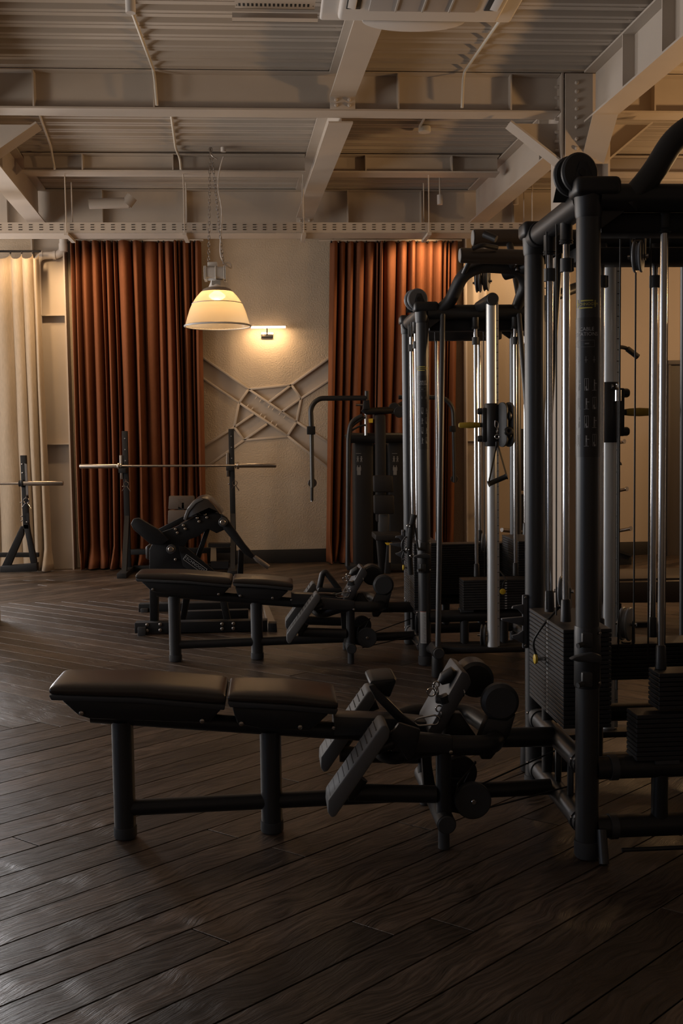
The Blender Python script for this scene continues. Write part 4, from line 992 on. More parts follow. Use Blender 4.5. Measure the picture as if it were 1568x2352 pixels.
    # double wheel over the post cap
    for dx, dy in ((-.026, .012), (-.040, .055)):
        c = L(dx, dy, 2.266); a = Vector((.25, -1, 0)).normalized()
        fin(MB().disc(c, a, .066, .02, 40, .006), 'large_pulley', discg if not near else plast)
        fin(MB().cyl(c-a*.02, c+a*.02, .012, 14), 'axle_bolt', black)
    q = L(-.02, -.02, 2.235)
    fin(MB().prism([L(-.06, .005, 2.21), L(.035, .005, 2.21), L(-.005, -.0, 2.30), L(-.03, -.0, 2.30)], (0, -.006, 0), bev=.002).prism([L(-.08, .13, 2.20), L(.02, .13, 2.20), L(-.03, .125, 2.295), L(-.06, .125, 2.295)], (0, .005, 0)), 'pulley_bracket', black)
    if near:
        wheel(.264, .277, 2.045, (1, -.55, 0), .055); wheel(.333, .577, .685, (1, -.7, 0), .066, .036, up_=-1)
        wheel(.02, .345, .855, (1, -.5, 0), .055, up_=-1); wheel(.22, .08, .325, (1, -.6, 0), .07, .04, fork=False)
        for x, y in ((.225, .35), (.275, .33), (.318, .30)): fin(MB().cyl(L(x, y, .60), L(x, y, 2.12), .0032, 8), 'steel_cable', cable)
        fin(MB().cyl(L(.31, .12, .50), L(.31, .12, 2.1), .003, 8), 'steel_cable', cable)
    else:
        wheel(.44, .10, 2.045, (1, -.35, 0), .055); wheel(.47, .45, .72, (1, -.25, 0), .06, up_=-1)
        wheel(.02, .345, .84, (1, -.4, 0), .05, up_=-1); wheel(.36, .05, 2.37, (1, -.35, 0), .06, up_=1); wheel(.41, .06, 2.38, (1, -.35, 0), .06, up_=1)
        wheel(W_+.02, .2, .86, (1, -.3, 0), .055, up_=-1)
        for x, y in ((.40, .1), (.46, .1), (.11, .2)): fin(MB().cyl(L(x, y, .30), L(x, y, 2.12), .0032, 8), 'steel_cable', cable)
    for y, z in ((.26, .205), (.42, .205)): fin(MB().disc(L(.02, y, z), (1, -.3, 0), .085, .022, 36), 'low_pulley', plast)
    for x, y in ((.012, .33), (-.03, .27), (-.03, .40)): fin(MB().cyl(L(x, y, .78), L(x, y, 2.16), .003, 8), 'steel_cable', cable)
    # column station: silver column with sliding carriage
    sg, y0 = (-1, 0.0) if not near else (1, D_)
    xs = .357 if not near else .376; yc_ = -.335 if not near else .927
    fin(MB().tube([L(xs, yc_, .175), L(xs, yc_, 2.19)], .0315, 32).box(L(xs+.0295, yc_-.006, 1.185), (.016, .034, 2.01), bev=.003), 'silver_column', alu, 'silver aluminium column with a row of adjustment marks')
    mk = MB()
    for k in range(40): mk.box(L(xs+.030, yc_-.0235, .30+k*.046), (.010 if k % 2 else .006, .001, .003))
    fin(mk, 'scale_mark', hole, kind='stuff', smooth=False)
    fin(MB().tube([L(xs, y0, 2.215), L(xs, yc_-.03*1, 2.215)] if not near else [L(xs, y0, 2.215), L(xs, yc_+.04, 2.215)], .038, 28), 'column_arm', black)
    if not near: fin(MB().disc(L(xs, yc_-.036, 2.215), (0, 1, 0), .036, .012, 36), 'arm_end_cap', plast)
    for s in (-1, 1):
        xt, xf = xs+s*.235, xs+s*.330
        if near and s < 0: xt, xf = xs-.27, xs-.34
        yt = y0+(.0 if not near else 0)
        fin(MB().cyl(L(xt, yt+sg*.03, 2.17), L(xf, yc_, .155), .0165, 20), 'leaning_strut', satin)
        fin(MB().tube([L(xf, yc_-sg*0.15, .150), L(xf, yc_+sg*.035, .150)], .036, 28), 'base_tube', black)
        fin(MB().disc(L(xf, yc_+sg*.038, .150), (0, 1, 0), .033, .01, 32), 'tube_end_cap', plast)
        fin(MB().tube([L(xf, yc_, .003), L(xf, yc_, .01), L(xf, yc_, .13)], [.036, .039, .036], 28), 'base_foot', black)
        fin(MB().cyl(L(xf, y0, .104), L(xf, yc_-sg*.12, .140), .028, 20), 'base_link', black)
    pts = []
    for k in range(13):
        t = -1+2*k/12; pts.append(L(xs+t*.31, yc_+sg*(.07*(1-t*t)-.03), .150))
    pts2 = [p+Vector((0, -sg*.11, 0)) for p in pts[::-1]]
    fin(MB().prism(pts+pts2, (0, 0, .026), bev=.004), 'curved_base_plate', black)
    # carriage
    zc0 = 1.515 if near else 1.49
    cr_ = fin(MB().tube([L(xs, yc_, zc0-.125), L(xs, yc_, zc0-.12), L(xs, yc_, zc0+.12), L(xs, yc_, zc0+.125)], [.040, .043, .043, .040], 28), 'carriage', black)
    hs = 1 if near else -1
    fin(MB().box(L(xs+hs*.045, yc_, zc0), (.03, .05, .20), bev=.006), 'carriage_housing', black)
    for dz in (-.08, .08): fin(MB().tube([L(xs+hs*.04, yc_, zc0+dz), L(xs+hs*.078, yc_, zc0+dz), L(xs+hs*.085, yc_, zc0+dz)], [.019, .019, .015], 18), 'guide_roller', black, parent=cr_)
    fin(MB().tube([L(xs+hs*.05, yc_, zc0-.0), L(xs+hs*.078, yc_, zc0)], .013, 14), 'handle_stem', black, parent=cr_)
    fin(MB().tube([L(xs+hs*.072, yc_, zc0), L(xs+hs*.085, yc_, zc0), L(xs+hs*.13, yc_, zc0), L(xs+hs*.19, yc_, zc0), L(xs+hs*.196, yc_, zc0)], [.0135, .0155, .018, .015, .011], 20), 'yellow_handle', yellowd, 'ochre yellow release handle', parent=cr_)
    if near:
        fin(MB().tube([L(xs+.02, yc_-.055, zc0+.10), L(xs+.02, yc_-.055, zc0+.115)], .010, 14).tube([L(xs+.02, yc_-.055, zc0+.045), L(xs+.02, yc_-.055, zc0+.09)], .014, 18).cyl(L(xs-.008, yc_-.055, zc0+.105), L(xs-.002, yc_-.055, zc0+.105), .010, 14), 'cable_end', chrome)
        fin(MB().cyl(L(xs+.02, yc_-.055, .35), L(xs+.02, yc_-.055, zc0+.05), .0032, 8), 'steel_cable', cable)
    else:
        for dx, dy in ((.045, -.055), (.085, -.05)):
            o = []
            for k in range(24):
                t = 2*math.pi*k/24; o.append(L(xs+dx+.042*math.cos(t)*.55, yc_+dy-.042*math.cos(t)*.8, zc0+(.085 if math.sin(t) > 0 else -.085)+.045*math.sin(t)))
            fin(MB().prism(o, Vector((.012, .008, 0)), bev=.003), 'swivel_plate', plast)
        for dz in (.05, -.06): fin(MB().disc(L(xs+.072, yc_-.05, zc0+dz), (.8, .55, 0), .042, .018, 28), 'swivel_pulley', black)
        fin(MB().ring(L(xs+.08, yc_-.085, zc0-.04), (0, 1, 0), .016, .012, 16, 8), 'cable_stop', black)
        fin(MB().cyl(L(xs+.036, yc_-.005, .25), L(xs+.036, yc_-.005, 2.2), .003, 8), 'steel_cable', cable)
        wheel(xs-.045, yc_+.05, .235, (1, -.3, 0), .065, .03, m_=plast, fork=False)
    # arch over the front
    z0 = 2.2
    ap = [L(.13, 0, 2.19), L(.20, -.02, 2.28), L(.27, -.05, 2.42), L(.40, -.07, 2.455), L(.62, -.07, 2.44), L(.72, -.04, 2.36), L(.66, 0, 2.19)] if not near else \
         [L(.125, 0, 2.165), L(.20, -.02, 2.25), L(.27, -.04, 2.37), L(.36, -.05, 2.42), L(.75, -.05, 2.42), L(.86, 0, 2.2)]
    if not near: ap = [L(.10, 0, 2.19), L(.165, -.03, 2.24), L(.235, -.10, 2.40), L(.34, -.13, 2.445), L(.56, -.13, 2.43), L(.63, -.08, 2.36), L(.585, 0, 2.19)]
    fin(MB().tube(fillet(ap, .09, 5), .0395, 28), 'arch_tube', black)
    if not near:
        fin(MB().tube([L(.195, -.25, 2.485), L(.66, -.25, 2.47)], .044, 32), 'roller_pad', vinyl); fin(MB().disc(L(.190, -.25, 2.485), (1, 0, 0), .041, .008, 32), 'pad_end_cap', capm)
        fin(MB().tube([L(.39, .35, 2.70), L(.78, .35, 2.70)], .054, 32), 'roller_pad', vinyl); fin(MB().disc(L(.385, .35, 2.70), (1, 0, 0), .050, .008, 32), 'pad_end_cap', capm)
        fin(MB().tube(fillet([L(.25, -.32, 2.51), L(.30, -.34, 2.53), L(.40, -.30, 2.52)], .04), .014, 16).tube([L(.43, .22, 2.70), L(.50, .18, 2.66)], .022, 18), 'hand_grip', black)
        fin(MB().tube([L(.235, -.12, 2.40), L(.25, -.24, 2.46)], .016, 14).tube([L(.52, -.12, 2.43), L(.52, -.24, 2.46)], .022, 16).tube([L(.60, .0, 2.30), L(.62, .33, 2.66)], .022, 16).tube([L(.50, -.05, 2.42), L(.62, -.15, 2.44)], .05, 20), 'pad_bracket', black)
        fin(MB().tube([L(.55, -.16, 2.41), L(.55, -.16, 2.44)], .012, 10), 'bracket_bolt', chrome)
        # lat arm to the right with its cable
        e0, e1 = at(1166, 752, oy+.35), at(1400, 640, oy+.35)
        fin(MB().tube(fillet([at(1160, 745, oy+.1), at(1205, 735, oy+.2), at(1250, 690, oy+.3), at(1330, 657, oy+.4), at(1404, 640, oy+.4)], .1), .034, 24), 'lat_arm', black)
        fin(MB().tube([at(1225, 662, oy+.35), at(1400, 662, oy+.4)], .003, 6), 'steel_cable', cable)
        cpos = at(1409, 672, oy+.4)
        fin(MB().disc(cpos, (.3, 1, 0), .032, .03, 32), 'lat_pulley', black)
        fin(MB().cyl(at(1416, 680, oy+.4), at(1416, 716, oy+.4), .003, 8), 'steel_cable', cable)
        fin(MB().tube([at(1418, 714, oy+.4), at(1418, 728, oy+.4)], .014, 14), 'cable_end', black)
    # accessory hooks
    for (x, y, z0, z1) in ((0, 0, .584, .79),):
        hs_ = fin(MB().tube([L(x, y, z0), L(x, y, z0+.006), L(x, y, z1-.006), L(x, y, z1)], [.041, .0435, .0435, .041], 32), 'hook_sleeve', black)
        for zz, ln in ((z1-.04, .035), (z0+.035, .035)):
            fin(MB().box(L(x-.015, y-.043, zz), (.036, .02, .05), bev=.006).tube([L(x-.03, y-.05, zz-.012), L(x-.05, y-.06, zz-.015)], .009, 10), 'hook', plast, parent=hs_)
        fin(MB().prism([L(x+.03, y-.062, .70), L(x+.0, y-.062, .712), L(x-.06, y-.062, .698), L(x-.075, y-.062, .690), L(x-.05, y-.062, .682), L(x+.03, y-.062, .676)], (0, .03, 0), bev=.005), 'long_hook', plast, parent=hs_)
        bolts([L(x+.03, y-.034, z1-.02), L(x+.03, y-.034, z0+.02)], (.3, -1, 0), .0055, .006, rt_)
    xh, yh = -.045, D_-.02
    hp = [(-.010, .80), (.010, .80), (.012, .57), (-.008, .57)]
    fin(MB().box(L(xh, yh, .688), (.022, .012, .215), bev=.005), 'hook_plate', mat('slate_plastic', (.085, .09, .10), .45))
    hk = MB()
    hk.prism([L(xh-.008, yh-.01, .758), L(xh-.05, yh-.01, .752), L(xh-.055, yh-.01, .742), L(xh-.03, yh-.01, .738), L(xh-.008, yh-.01, .715)], (0, .014, 0), bev=.003)
    hk.prism([L(xh-.008, yh-.01, .708), L(xh-.095, yh-.01, .703), L(xh-.095, yh-.01, .695), L(xh-.008, yh-.01, .672)], (0, .02, 0), bev=.003)
    hk.prism([L(xh-.008, yh-.01, .655), L(xh-.03, yh-.01, .640), L(xh-.055, yh-.01, .634), L(xh-.05, yh-.01, .624), L(xh-.008, yh-.01, .600)], (0, .014, 0), bev=.003)
    fin(hk, 'hook', mat('slate_plastic', (.085, .09, .10), .45))
    bolts([L(xh, yh-.006, .785), L(xh, yh-.006, .592)], (0, -1, 0), .005, .005, rt_)
    # printed film around the front left post
    def wrap(z, r=.0398):
        th0 = math.atan2(-oy, -ox)          # towards the hall front
        def f(x, y):
            a = th0-.12+x/r*1.0; return Vector((ox+math.cos(a)*(r+.0006), oy+math.sin(a)*(r+.0006), z+y))
        return f
    fl = MB(); rows = []
    f0 = wrap(0, .0395)
    for i in range(2):
        rows.append([fl.bm.verts.new(f0(-.055+.11*k/16, 0)-Vector((0, 0, 0))+Vector((0, 0, 1.35 if i == 0 else 1.80))) for k in range(17)])
    for k in range(16): fl.bm.faces.new((rows[0][k], rows[0][k+1], rows[1][k+1], rows[1][k]))
    fin(fl, 'label_film', labelm)
    for body, size, z, m_ in (('CABLE', .0165, 1.757, ink), ('STATIONS', .0165, 1.741, ink), ('TECHNOGYM', .0125, 1.838, inky)):
        text_bm(body, size, m_, 'lettering', rt_, wrap(z))
    def patch(rects, m_, nm):
        b = MB()
        for x, z, w_, h_ in rects:
            g_ = wrap(z, .0402); n_ = max(1, int(w_/.006)); r1 = [b.bm.verts.new(g_(x+w_*k/n_, 0)) for k in range(n_+1)]; r2 = [b.bm.verts.new(g_(x+w_*k/n_, h_)) for k in range(n_+1)]
            for k in range(n_): b.bm.faces.new((r1[k], r1[k+1], r2[k+1], r2[k]))
        fin(b, nm, m_, smooth=False)
    patch([(-.036, 1.832, .003, .026), (-.026, 1.828, .044, .004), (-.02, 1.851, .04, .004), (.026, 1.832, .003, .022)], inky, 'maker_badge')
    patch([(-.034, 1.726, .06, .001), (-.034, 1.705, .06, .001), (-.034, 1.705, .001, .021), (.025, 1.705, .001, .021), (-.006, 1.714, .014, .004)], inkd, 'frame_line')
    figs = []
    for j, z in enumerate((1.655, 1.565, 1.505, 1.445, 1.385)):
        for kx, x in enumerate((-.034, -.006, .020)):
            if j == 0: figs += [(x+.004, z, .001, .02), (x, z+.008, .01, .001)]; continue
            if (kx+j) % 2 == 0:
                figs += [(x, z, .001, .038), (x+.012, z, .001, .038), (x, z+.038, .013, .001), (x+.006, z+.008, .001, .03), (x+.004, z, .006, .006), (x+.003, z+.006, .004, .008)]
            else:
                figs += [(x+.004, z+.030, .004, .005), (x+.004, z+.014, .004, .015), (x+.007, z+.022, .008, .002), (x+.004, z, .0015, .014), (x+.007, z, .0015, .014), (x-.002, z, .016, .001)]
    patch(figs, ink, 'exercise_diagram')
    if not near:
        g_ = MB(); rows = []
        for i in range(2): rows.append([g_.bm.verts.new(wrap(.145 if i == 0 else .345, .0399)(-.025+.04*k/8, 0)) for k in range(9)])
        for k in range(8): g_.bm.faces.new((rows[0][k], rows[0][k+1], rows[1][k+1], rows[1][k]))
        fin(g_, 'warning_sticker', paper, 'white warning sticker')
        patch([(-.024, .342, .038, .003)], mat('red_print', (.45, .10, .05), .5), 'sticker_heading')
        patch([(-.022, .155+k*.0075, .034-(k*7 % 5)*.003, .0025) for k in range(24)], inkd, 'sticker_text')
    else:
        fin(MB().tube([at(1381, 1905, 3.34), gz(1387, 1984, .004)], .017, 18), 'stabiliser_foot', satin)
        fin(MB().tube([L(.10, -.06, .045), L(.74, -.06, .045)], .007, 12), 'floor_rod', black)
    return rt_
M1 = (1.043, 3.373); M2 = (.948, 6.41)
cable_machine(M1, 'near black cable machine on the right with the large printed post in front', True)
cable_machine(M2, 'far black cable machine in the middle of the hall, with two roller pads on top', False)

# attachments hanging on the machines
dx_, dy_ = M2[0]+.357, M2[1]-.335
a_ = at(1141, 1012, dy_-.10); hy = dy_-.10
hd = thing('stirrup_handle', a_, 'black strap handle hanging by a chrome clip from the far machine carriage', 'handle')
MB().ring(at(1141, 1003, hy), (0, 1, 0), .012, .0028, 18, 6).ring(at(1141, 990, hy), (1, 0, 0), .014, .0028, 18, 6).tube(fillet([at(1137, 966, hy), at(1145, 972, hy), at(1143, 986, hy), at(1136, 980, hy), at(1137, 966, hy)], .01), .003, 8).finish('carabiner', chrome, hd)
def webb(a, b, w_=.018):
    a, b = Vector(a), Vector(b); t = (b-a).normalized(); s = Vector((.6, .8, 0)); 
    return [a-s*w_/2, a+s*w_/2, b+s*w_/2, b-s*w_/2]
hA, hB = at(1121, 1112, hy-.0), at(1163, 1094, hy-.0)
b = MB()
for e in (hA, hB): b.prism(webb(at(1141, 1016, hy), e), (.002, -.002, 0))
b.box(at(1141, 1020, hy), (.016, .02, .03), bev=.004); b.finish('strap', tstrap, hd)
MB().tube([hA, hA+(hB-hA)*.06, hA+(hB-hA)*.94, hB], [.020, .015, .015, .020], 18).finish('grip', cable, hd)
# rope and clips on the far machine hooks
ry = M2[1]-.13
rp = thing('triceps_rope', at(942, 1330, ry), 'black rope attachment hanging on the hooks of the far cable machine', 'handle')
MB().tube(fillet([at(951, 1182, ry), at(943, 1215, ry), at(939, 1260, ry), at(943, 1320, ry)], .05), [.018]*1*len(fillet([at(951, 1182, ry), at(943, 1215, ry), at(939, 1260, ry), at(943, 1320, ry)], .05)), 16).finish('rope', tstrap, rp)
MB().tube([at(950, 1190, ry), at(957, 1240, ry), at(960, 1262, ry)], .006, 8).tube(fillet([at(933, 1232, ry), at(922, 1245, ry), at(923, 1262, ry), at(934, 1270, ry)], .03), .005, 8).finish('cord', cable, rp)
for x, y in ((936, 1262), (938, 1208), (945, 1277)): MB().ring(at(x, y, ry-.02), (0, 1, 0), .009, .003, 14, 6).finish('ring', chrome, rp)
# lat bar
ly = M2[1]+.4; lb = thing('lat_bar', at(1440, 800, ly), 'black curved lat pulldown bar hanging right of the near silver column', 'handle')
MB().tube(fillet([at(1395, 815, ly), at(1417, 797, ly), at(1436, 798, ly), at(1463, 818, ly)], .04), .013, 14).tube([at(1440, 801, ly), at(1465, 820, ly)], .019, 16).finish('bar', cable, lb)
MB().ring(at(1417, 742, ly), (0, 1, 0), .014, .003, 16, 6).ring(at(1417, 756, ly), (1, 0, 0), .016, .003, 16, 6).ring(at(1416, 768, ly), (0, 1, 0), .012, .003, 16, 6).tube([at(1416, 772, ly), at(1410, 800, ly)], .003, 6).finish('carabiner', chrome, lb)

# ================================================================ SEATED ROW BENCHES
def row_bench():
    YN, YC, YFa = 3.58, 3.72, 3.86
    r = thing('row_bench', (-.539, 3.72, 0), 'near black padded rowing bench in the foreground, joined to the near cable machine', 'bench', 'rowing benches of the cable machines')
    f = lambda name, b, m_=black, l=None: b.finish(name, m_, r, label=l)
    def cushion(st, name):     # stations (x, top y, bottom y) measured on the near side; rounded, crowned section
        b = MB(); rows = []; n = 32; hy = (YFa-YN)/2; x0, x1 = st[0][0], st[-1][0]
        def lerp(x):
            for i in range(len(st)-1):
                if x <= st[i+1][0]+1e-6:
                    t = (x-st[i][0])/(st[i+1][0]-st[i][0]); return st[i][1]+(st[i+1][1]-st[i][1])*t, st[i][2]+(st[i+1][2]-st[i][2])*t
        N_ = 30
        for k in range(N_+1):
            u = -math.cos(math.pi*k/N_); x = (x0+x1)/2+u*(x1-x0)/2; yt, yb = lerp(x)
            A, B_ = at(x, yt, YN), at(x, yb, YN); e = (1-abs(u)**14)**.16 if abs(u) < 1 else 0.0
            e = max(e, .55); zm, hz = (A.z+B_.z)/2, (A.z-B_.z)/2
            rows.append([b.bm.verts.new((A.x, YC+math.copysign(abs(math.cos(a))**.32, math.cos(a))*hy*(.93+.07*e), zm+math.copysign(abs(math.sin(a))**.42, math.sin(a))*hz*e+(.006*(1-(math.cos(a))**2)*(1-u*u)**.3 if math.sin(a) > 0 else 0))) for a in [2*math.pi*j/n for j in range(n)]])
        for i in range(N_):
            for j in range(n): b.bm.faces.new((rows[i][j], rows[i][(j+1) % n], rows[i+1][(j+1) % n], rows[i+1][j]))
        b.bm.faces.new(rows[0][::-1]); b.bm.faces.new(rows[-1]); bmesh.ops.recalc_face_normals(b.bm, faces=b.bm.faces)
        return b.finish(name, vinyl, r, angle=60)
    cushion([(112, 1576, 1600), (320, 1577, 1607), (517, 1591, 1623)], 'back_cushion')
    cushion([(523, 1594, 1615), (660, 1598, 1622), (776, 1610, 1632)], 'seat_cushion')
    def rim(pts): MB().px(pts, YN-.005, YFa+.005, bev=.004).finish('cushion_rim', plast, r)
    rim([(111, 1597), (320, 1604), (517, 1620), (515, 1632), (320, 1615), (117, 1609)])
    rim([(522, 1612), (660, 1620), (777, 1630), (771, 1642), (640, 1630), (527, 1625)])
    MB().px([(136, 1606), (320, 1611), (510, 1628), (478, 1662), (330, 1657), (205, 1652), (180, 1645)], YN+.03, YFa-.03, bev=.010).finish('seat_shell', black, r)
    MB().px([(532, 1624), (660, 1628), (756, 1640), (712, 1680), (600, 1675), (545, 1664)], YN+.03, YFa-.03, bev=.010).finish('seat_shell', black, r)
    bolts([at(x, y, YN+.029) for x, y in ((187, 1638), (464, 1656), (554, 1662), (689, 1670))], (0, -1, 0), .0085, .006, r)
    f('seat_rail', MB().tube([at(210, 1640, YC), at(500, 1660, YC), at(860, 1684, YC)], .031, 24))
    f('rail_cover', MB().px([(766, 1646), (905, 1651), (1010, 1662), (1010, 1690), (766, 1690)], YC-.05, YC+.05, bev=.004), satin)
    for x, y, yb in ((290, 1655, 1918), (625, 1678, 1912)):
        p = gz(x, yb); f('leg', MB().cyl((p.x, YC, .03), (p.x, YC, at(x, y, YC).z), .0385, 32), satin)
        f('foot_cap', MB().tube([(p.x, YC, .002), (p.x, YC, .008), (p.x, YC, .042)], [.038, .0415, .0415], 32), rub)
    xa, xb_ = gz(290, 1918).x, .985
    zl = at(460, 1849, YC).z
    f('low_rail', MB().cyl((xa+.02, YC, zl), (M1[0]-.03, YC, zl+.02), .029, 24))
    zr = at(1215, 1694, YC).z
    f('machine_rail', MB().tube([at(1130, 1694, YC), (M1[0]-.02, YC, zr)], .036, 24))
    # forked frame under the pulley block
    for yy, nm in ((3.50, 'near'), (3.94, 'far')):
        f('fork_tube', MB().tube(fillet([at(840, 1685, YC), (at(880, 1700, YC).x, yy+(.04 if yy < YC else -.04), at(900, 1705, YC).z), (at(980, 1712, 3.5).x, yy, at(980, 1712, 3.5).z), (at(1130, 1712, 3.5).x, yy, at(1130, 1712, 3.5).z), (at(1160, 1705, 3.6).x, YC, at(1160, 1705, 3.6).z)], .06), .034, 24))
        f('fork_upright', MB().cyl((at(1018, 1720, 3.5).x, yy, at(1018, 1725, 3.5).z), (at(1018, 1720, 3.5).x, yy, at(1020, 1885, 3.48).z), .0275, 24), black)
        x0 = at(1000, 1828, 3.5).x; z0 = at(900, 1828, 3.5).z
        f('pedal_tube', MB().tube([(x0, yy, z0), (at(800, 1820, 3.5).x, yy, at(800, 1820, 3.5).z)], .030, 24))
    f('front_cover', MB().px([(893, 1688), (905, 1680), (1040, 1693), (1040, 1731), (897, 1728)], 3.462, 3.50, bev=.008), satin)
    bolts([at(1035, 1727, 3.462), at(890, 1720, 3.462), at(766, 1672, YC-.05)], (0, -1, 0), .007, .006, r)
    pz = at(1022, 1887, 3.47)
    f('cross_foot', MB().cyl((pz.x, 3.44, pz.z), (pz.x, 4.0, pz.z), .033, 28)); f('tube_end_cap', MB().disc((pz.x, 3.437, pz.z), (0, 1, 0), .032, .008, 28), plast)
    f('foot_pad', MB().cyl((pz.x, 3.50, .002), (pz.x, 3.50, pz.z-.025), .02, 18).cyl((pz.x, 3.94, .002), (pz.x, 3.94, pz.z-.025), .02, 18), rub)
    f('shank', MB().px([(966, 1690), (980, 1690), (1012, 1880), (1000, 1882), (975, 1830)], YC-.02, YC+.02), black)
    # pedals
    def pedal_(ya, yb):
        b = MB(); b.px([(873, 1662), (884, 1660), (893, 1672), (891, 1690), (770, 1868), (760, 1872), (751, 1860), (752, 1832)], 3.45, 3.45+.14, bev=.006)
        o = b
        for v in o.bm.verts: v.co.y += ya-3.45
        o.finish('foot_plate', pedal, r, label='grey ribbed foot plate')
        g_ = MB(); n_ = 11
        A, B_ = at(869, 1664, 3.45), at(751, 1835, 3.45); d = (B_-A).normalized(); nrm = Vector((d.z, 0, -d.x)) 
        if nrm.x > 0: nrm = -nrm
        for k in range(n_):
            p = A+(B_-A)*((k+.7)/(n_+.4)); g_.box((p.x+nrm.x*.0004, ya+.07, p.z+nrm.z*.0004), (.003, .112, .0022), rot=Matrix.Rotation(math.atan2(-d.z, d.x), 4, 'Y'))
        g_.finish('tread_rib', mat('tread_line', (.075, .075, .075), .7), r, kind='stuff')
    pedal_(3.42, 0); pedal_(3.90, 0)
    for yy in (3.47, 3.99): f('pedal_arm', MB().tube([at(800, 1822, 3.5)+Vector((0, yy-3.5, 0)), at(830, 1780, 3.5)+Vector((0, yy-3.5, 0))], .022, 16).tube([at(900, 1700, 3.5)+Vector((0, yy-3.5, 0)), at(862, 1715, 3.5)+Vector((0, yy-3.5, 0))], .020, 16))
    # pulley block
    f('attachment_plate', MB().px([(1060, 1541), (1076, 1548), (1083, 1570), (1012, 1690), (984, 1690), (984, 1676)], 3.60, 3.84, bev=.008), mat('grey_moulded_plastic', (.075, .075, .08), .5, bump=(300, .15, .0006)))
    cA = at(1147, 1611, 3.62)
    f('pulley_drum', MB().disc(cA, (0, 1, 0), .067, .05, 48, .012), plast); f('pulley_drum', MB().disc(cA+Vector((-.055, .20, .045)), (0, 1, 0), .067, .12, 48, .012), black)
    f('drum_fork', MB().px([(1120, 1650), (1165, 1655), (1185, 1640), (1170, 1690), (1128, 1745), (1105, 1745), (1100, 1700)], 3.60, 3.66, bev=.006).px([(1020, 1690), (1040, 1640), (1060, 1640), (1100, 1700), (1100, 1710), (1020, 1705)], 3.70, 3.76, bev=.006), black)
    cB = at(1085, 1838, 3.52)
    f('low_pulley', MB().disc(cB, (0, 1, 0), .064, .028, 48, .004), plast); f('low_pulley', MB().disc(cB+Vector((-.02, .14, .055)), (0, 1, 0), .062, .028, 48, .004), black)
    f('axle_bolt', MB().disc(cB-Vector((0, .018, 0)), (0, 1, 0), .009, .010, 14, .002), chrome)
    f('pulley_plate', MB().px([(1010, 1790), (1060, 1790), (1085, 1830), (1060, 1870), (1010, 1860)], 3.54, 3.56), flat)
    f('steel_cable', MB().tube([at(1044, 1830, 3.5), at(1052, 1800, 3.5), at(1092, 1752, 3.6)], .0035, 8).tube([at(1064, 1802, 3.62), at(1092, 1748, 3.62)], .0035, 8).tube([at(1090, 1808, 3.66), (M1[0]+.02, M1[1]+.42, .245)], .0032, 8).tube([at(1060, 1872, 3.6), (M1[0]+.02, M1[1]+.28, .15)], .0032, 8), cable)
    f('cable_hose', MB().tube([at(1112, 1545, 3.8), at(1085, 1548, 3.8)], .010, 10), cable)
    return r
rb1 = row_bench()
rb2 = copy_tree(rb1); rb2.location = rb1.location+Vector((-.087, 3.02, 0))
rb2['label'] = 'far black padded rowing bench behind the near one, joined to the far cable machine'

# Y shaped row handle resting on the near bench
yh = thing('rowing_attachment', at(900, 1640, 3.7), 'angular black rowing handle lying on the rail of the near bench', 'handle')
MB().px([(846, 1572), (852, 1562), (905, 1557), (913, 1562), (895, 1606), (874, 1592), (866, 1600)], 3.62, 3.80, bev=.012).finish('grip_wedge', cable, yh)
MB().px([(846, 1576), (858, 1572), (930, 1645), (962, 1668), (960, 1690), (935, 1682), (862, 1606)], 3.60, 3.625, bev=.004).px([(846, 1576), (858, 1572), (930, 1645), (962, 1668), (960, 1690), (935, 1682), (862, 1606)], 3.78, 3.80, bev=.004).finish('handle_arm', black, yh)
MB().px([(895, 1690), (916, 1660), (966, 1676), (962, 1700), (950, 1740), (936, 1748), (912, 1712)], 3.44, 3.46, bev=.006).finish('handle_wing', black, yh)
# triangular row handle on the far bench
tY = 6.75
th = thing('rowing_attachment', at(760, 1358, tY), 'black triangular rowing handle standing on the far bench', 'handle')
MB().tube(fillet([at(733, 1352, tY-.06), at(740, 1318, tY-.06), at(748, 1313, tY-.06), at(780, 1356, tY-.06)], .03), .019, 16).finish('handle_loop', cable, th)
MB().px([(732, 1350), (784, 1352), (786, 1362), (728, 1360)], tY-.10, tY+.10, bev=.006).finish('handle_base', black, th)
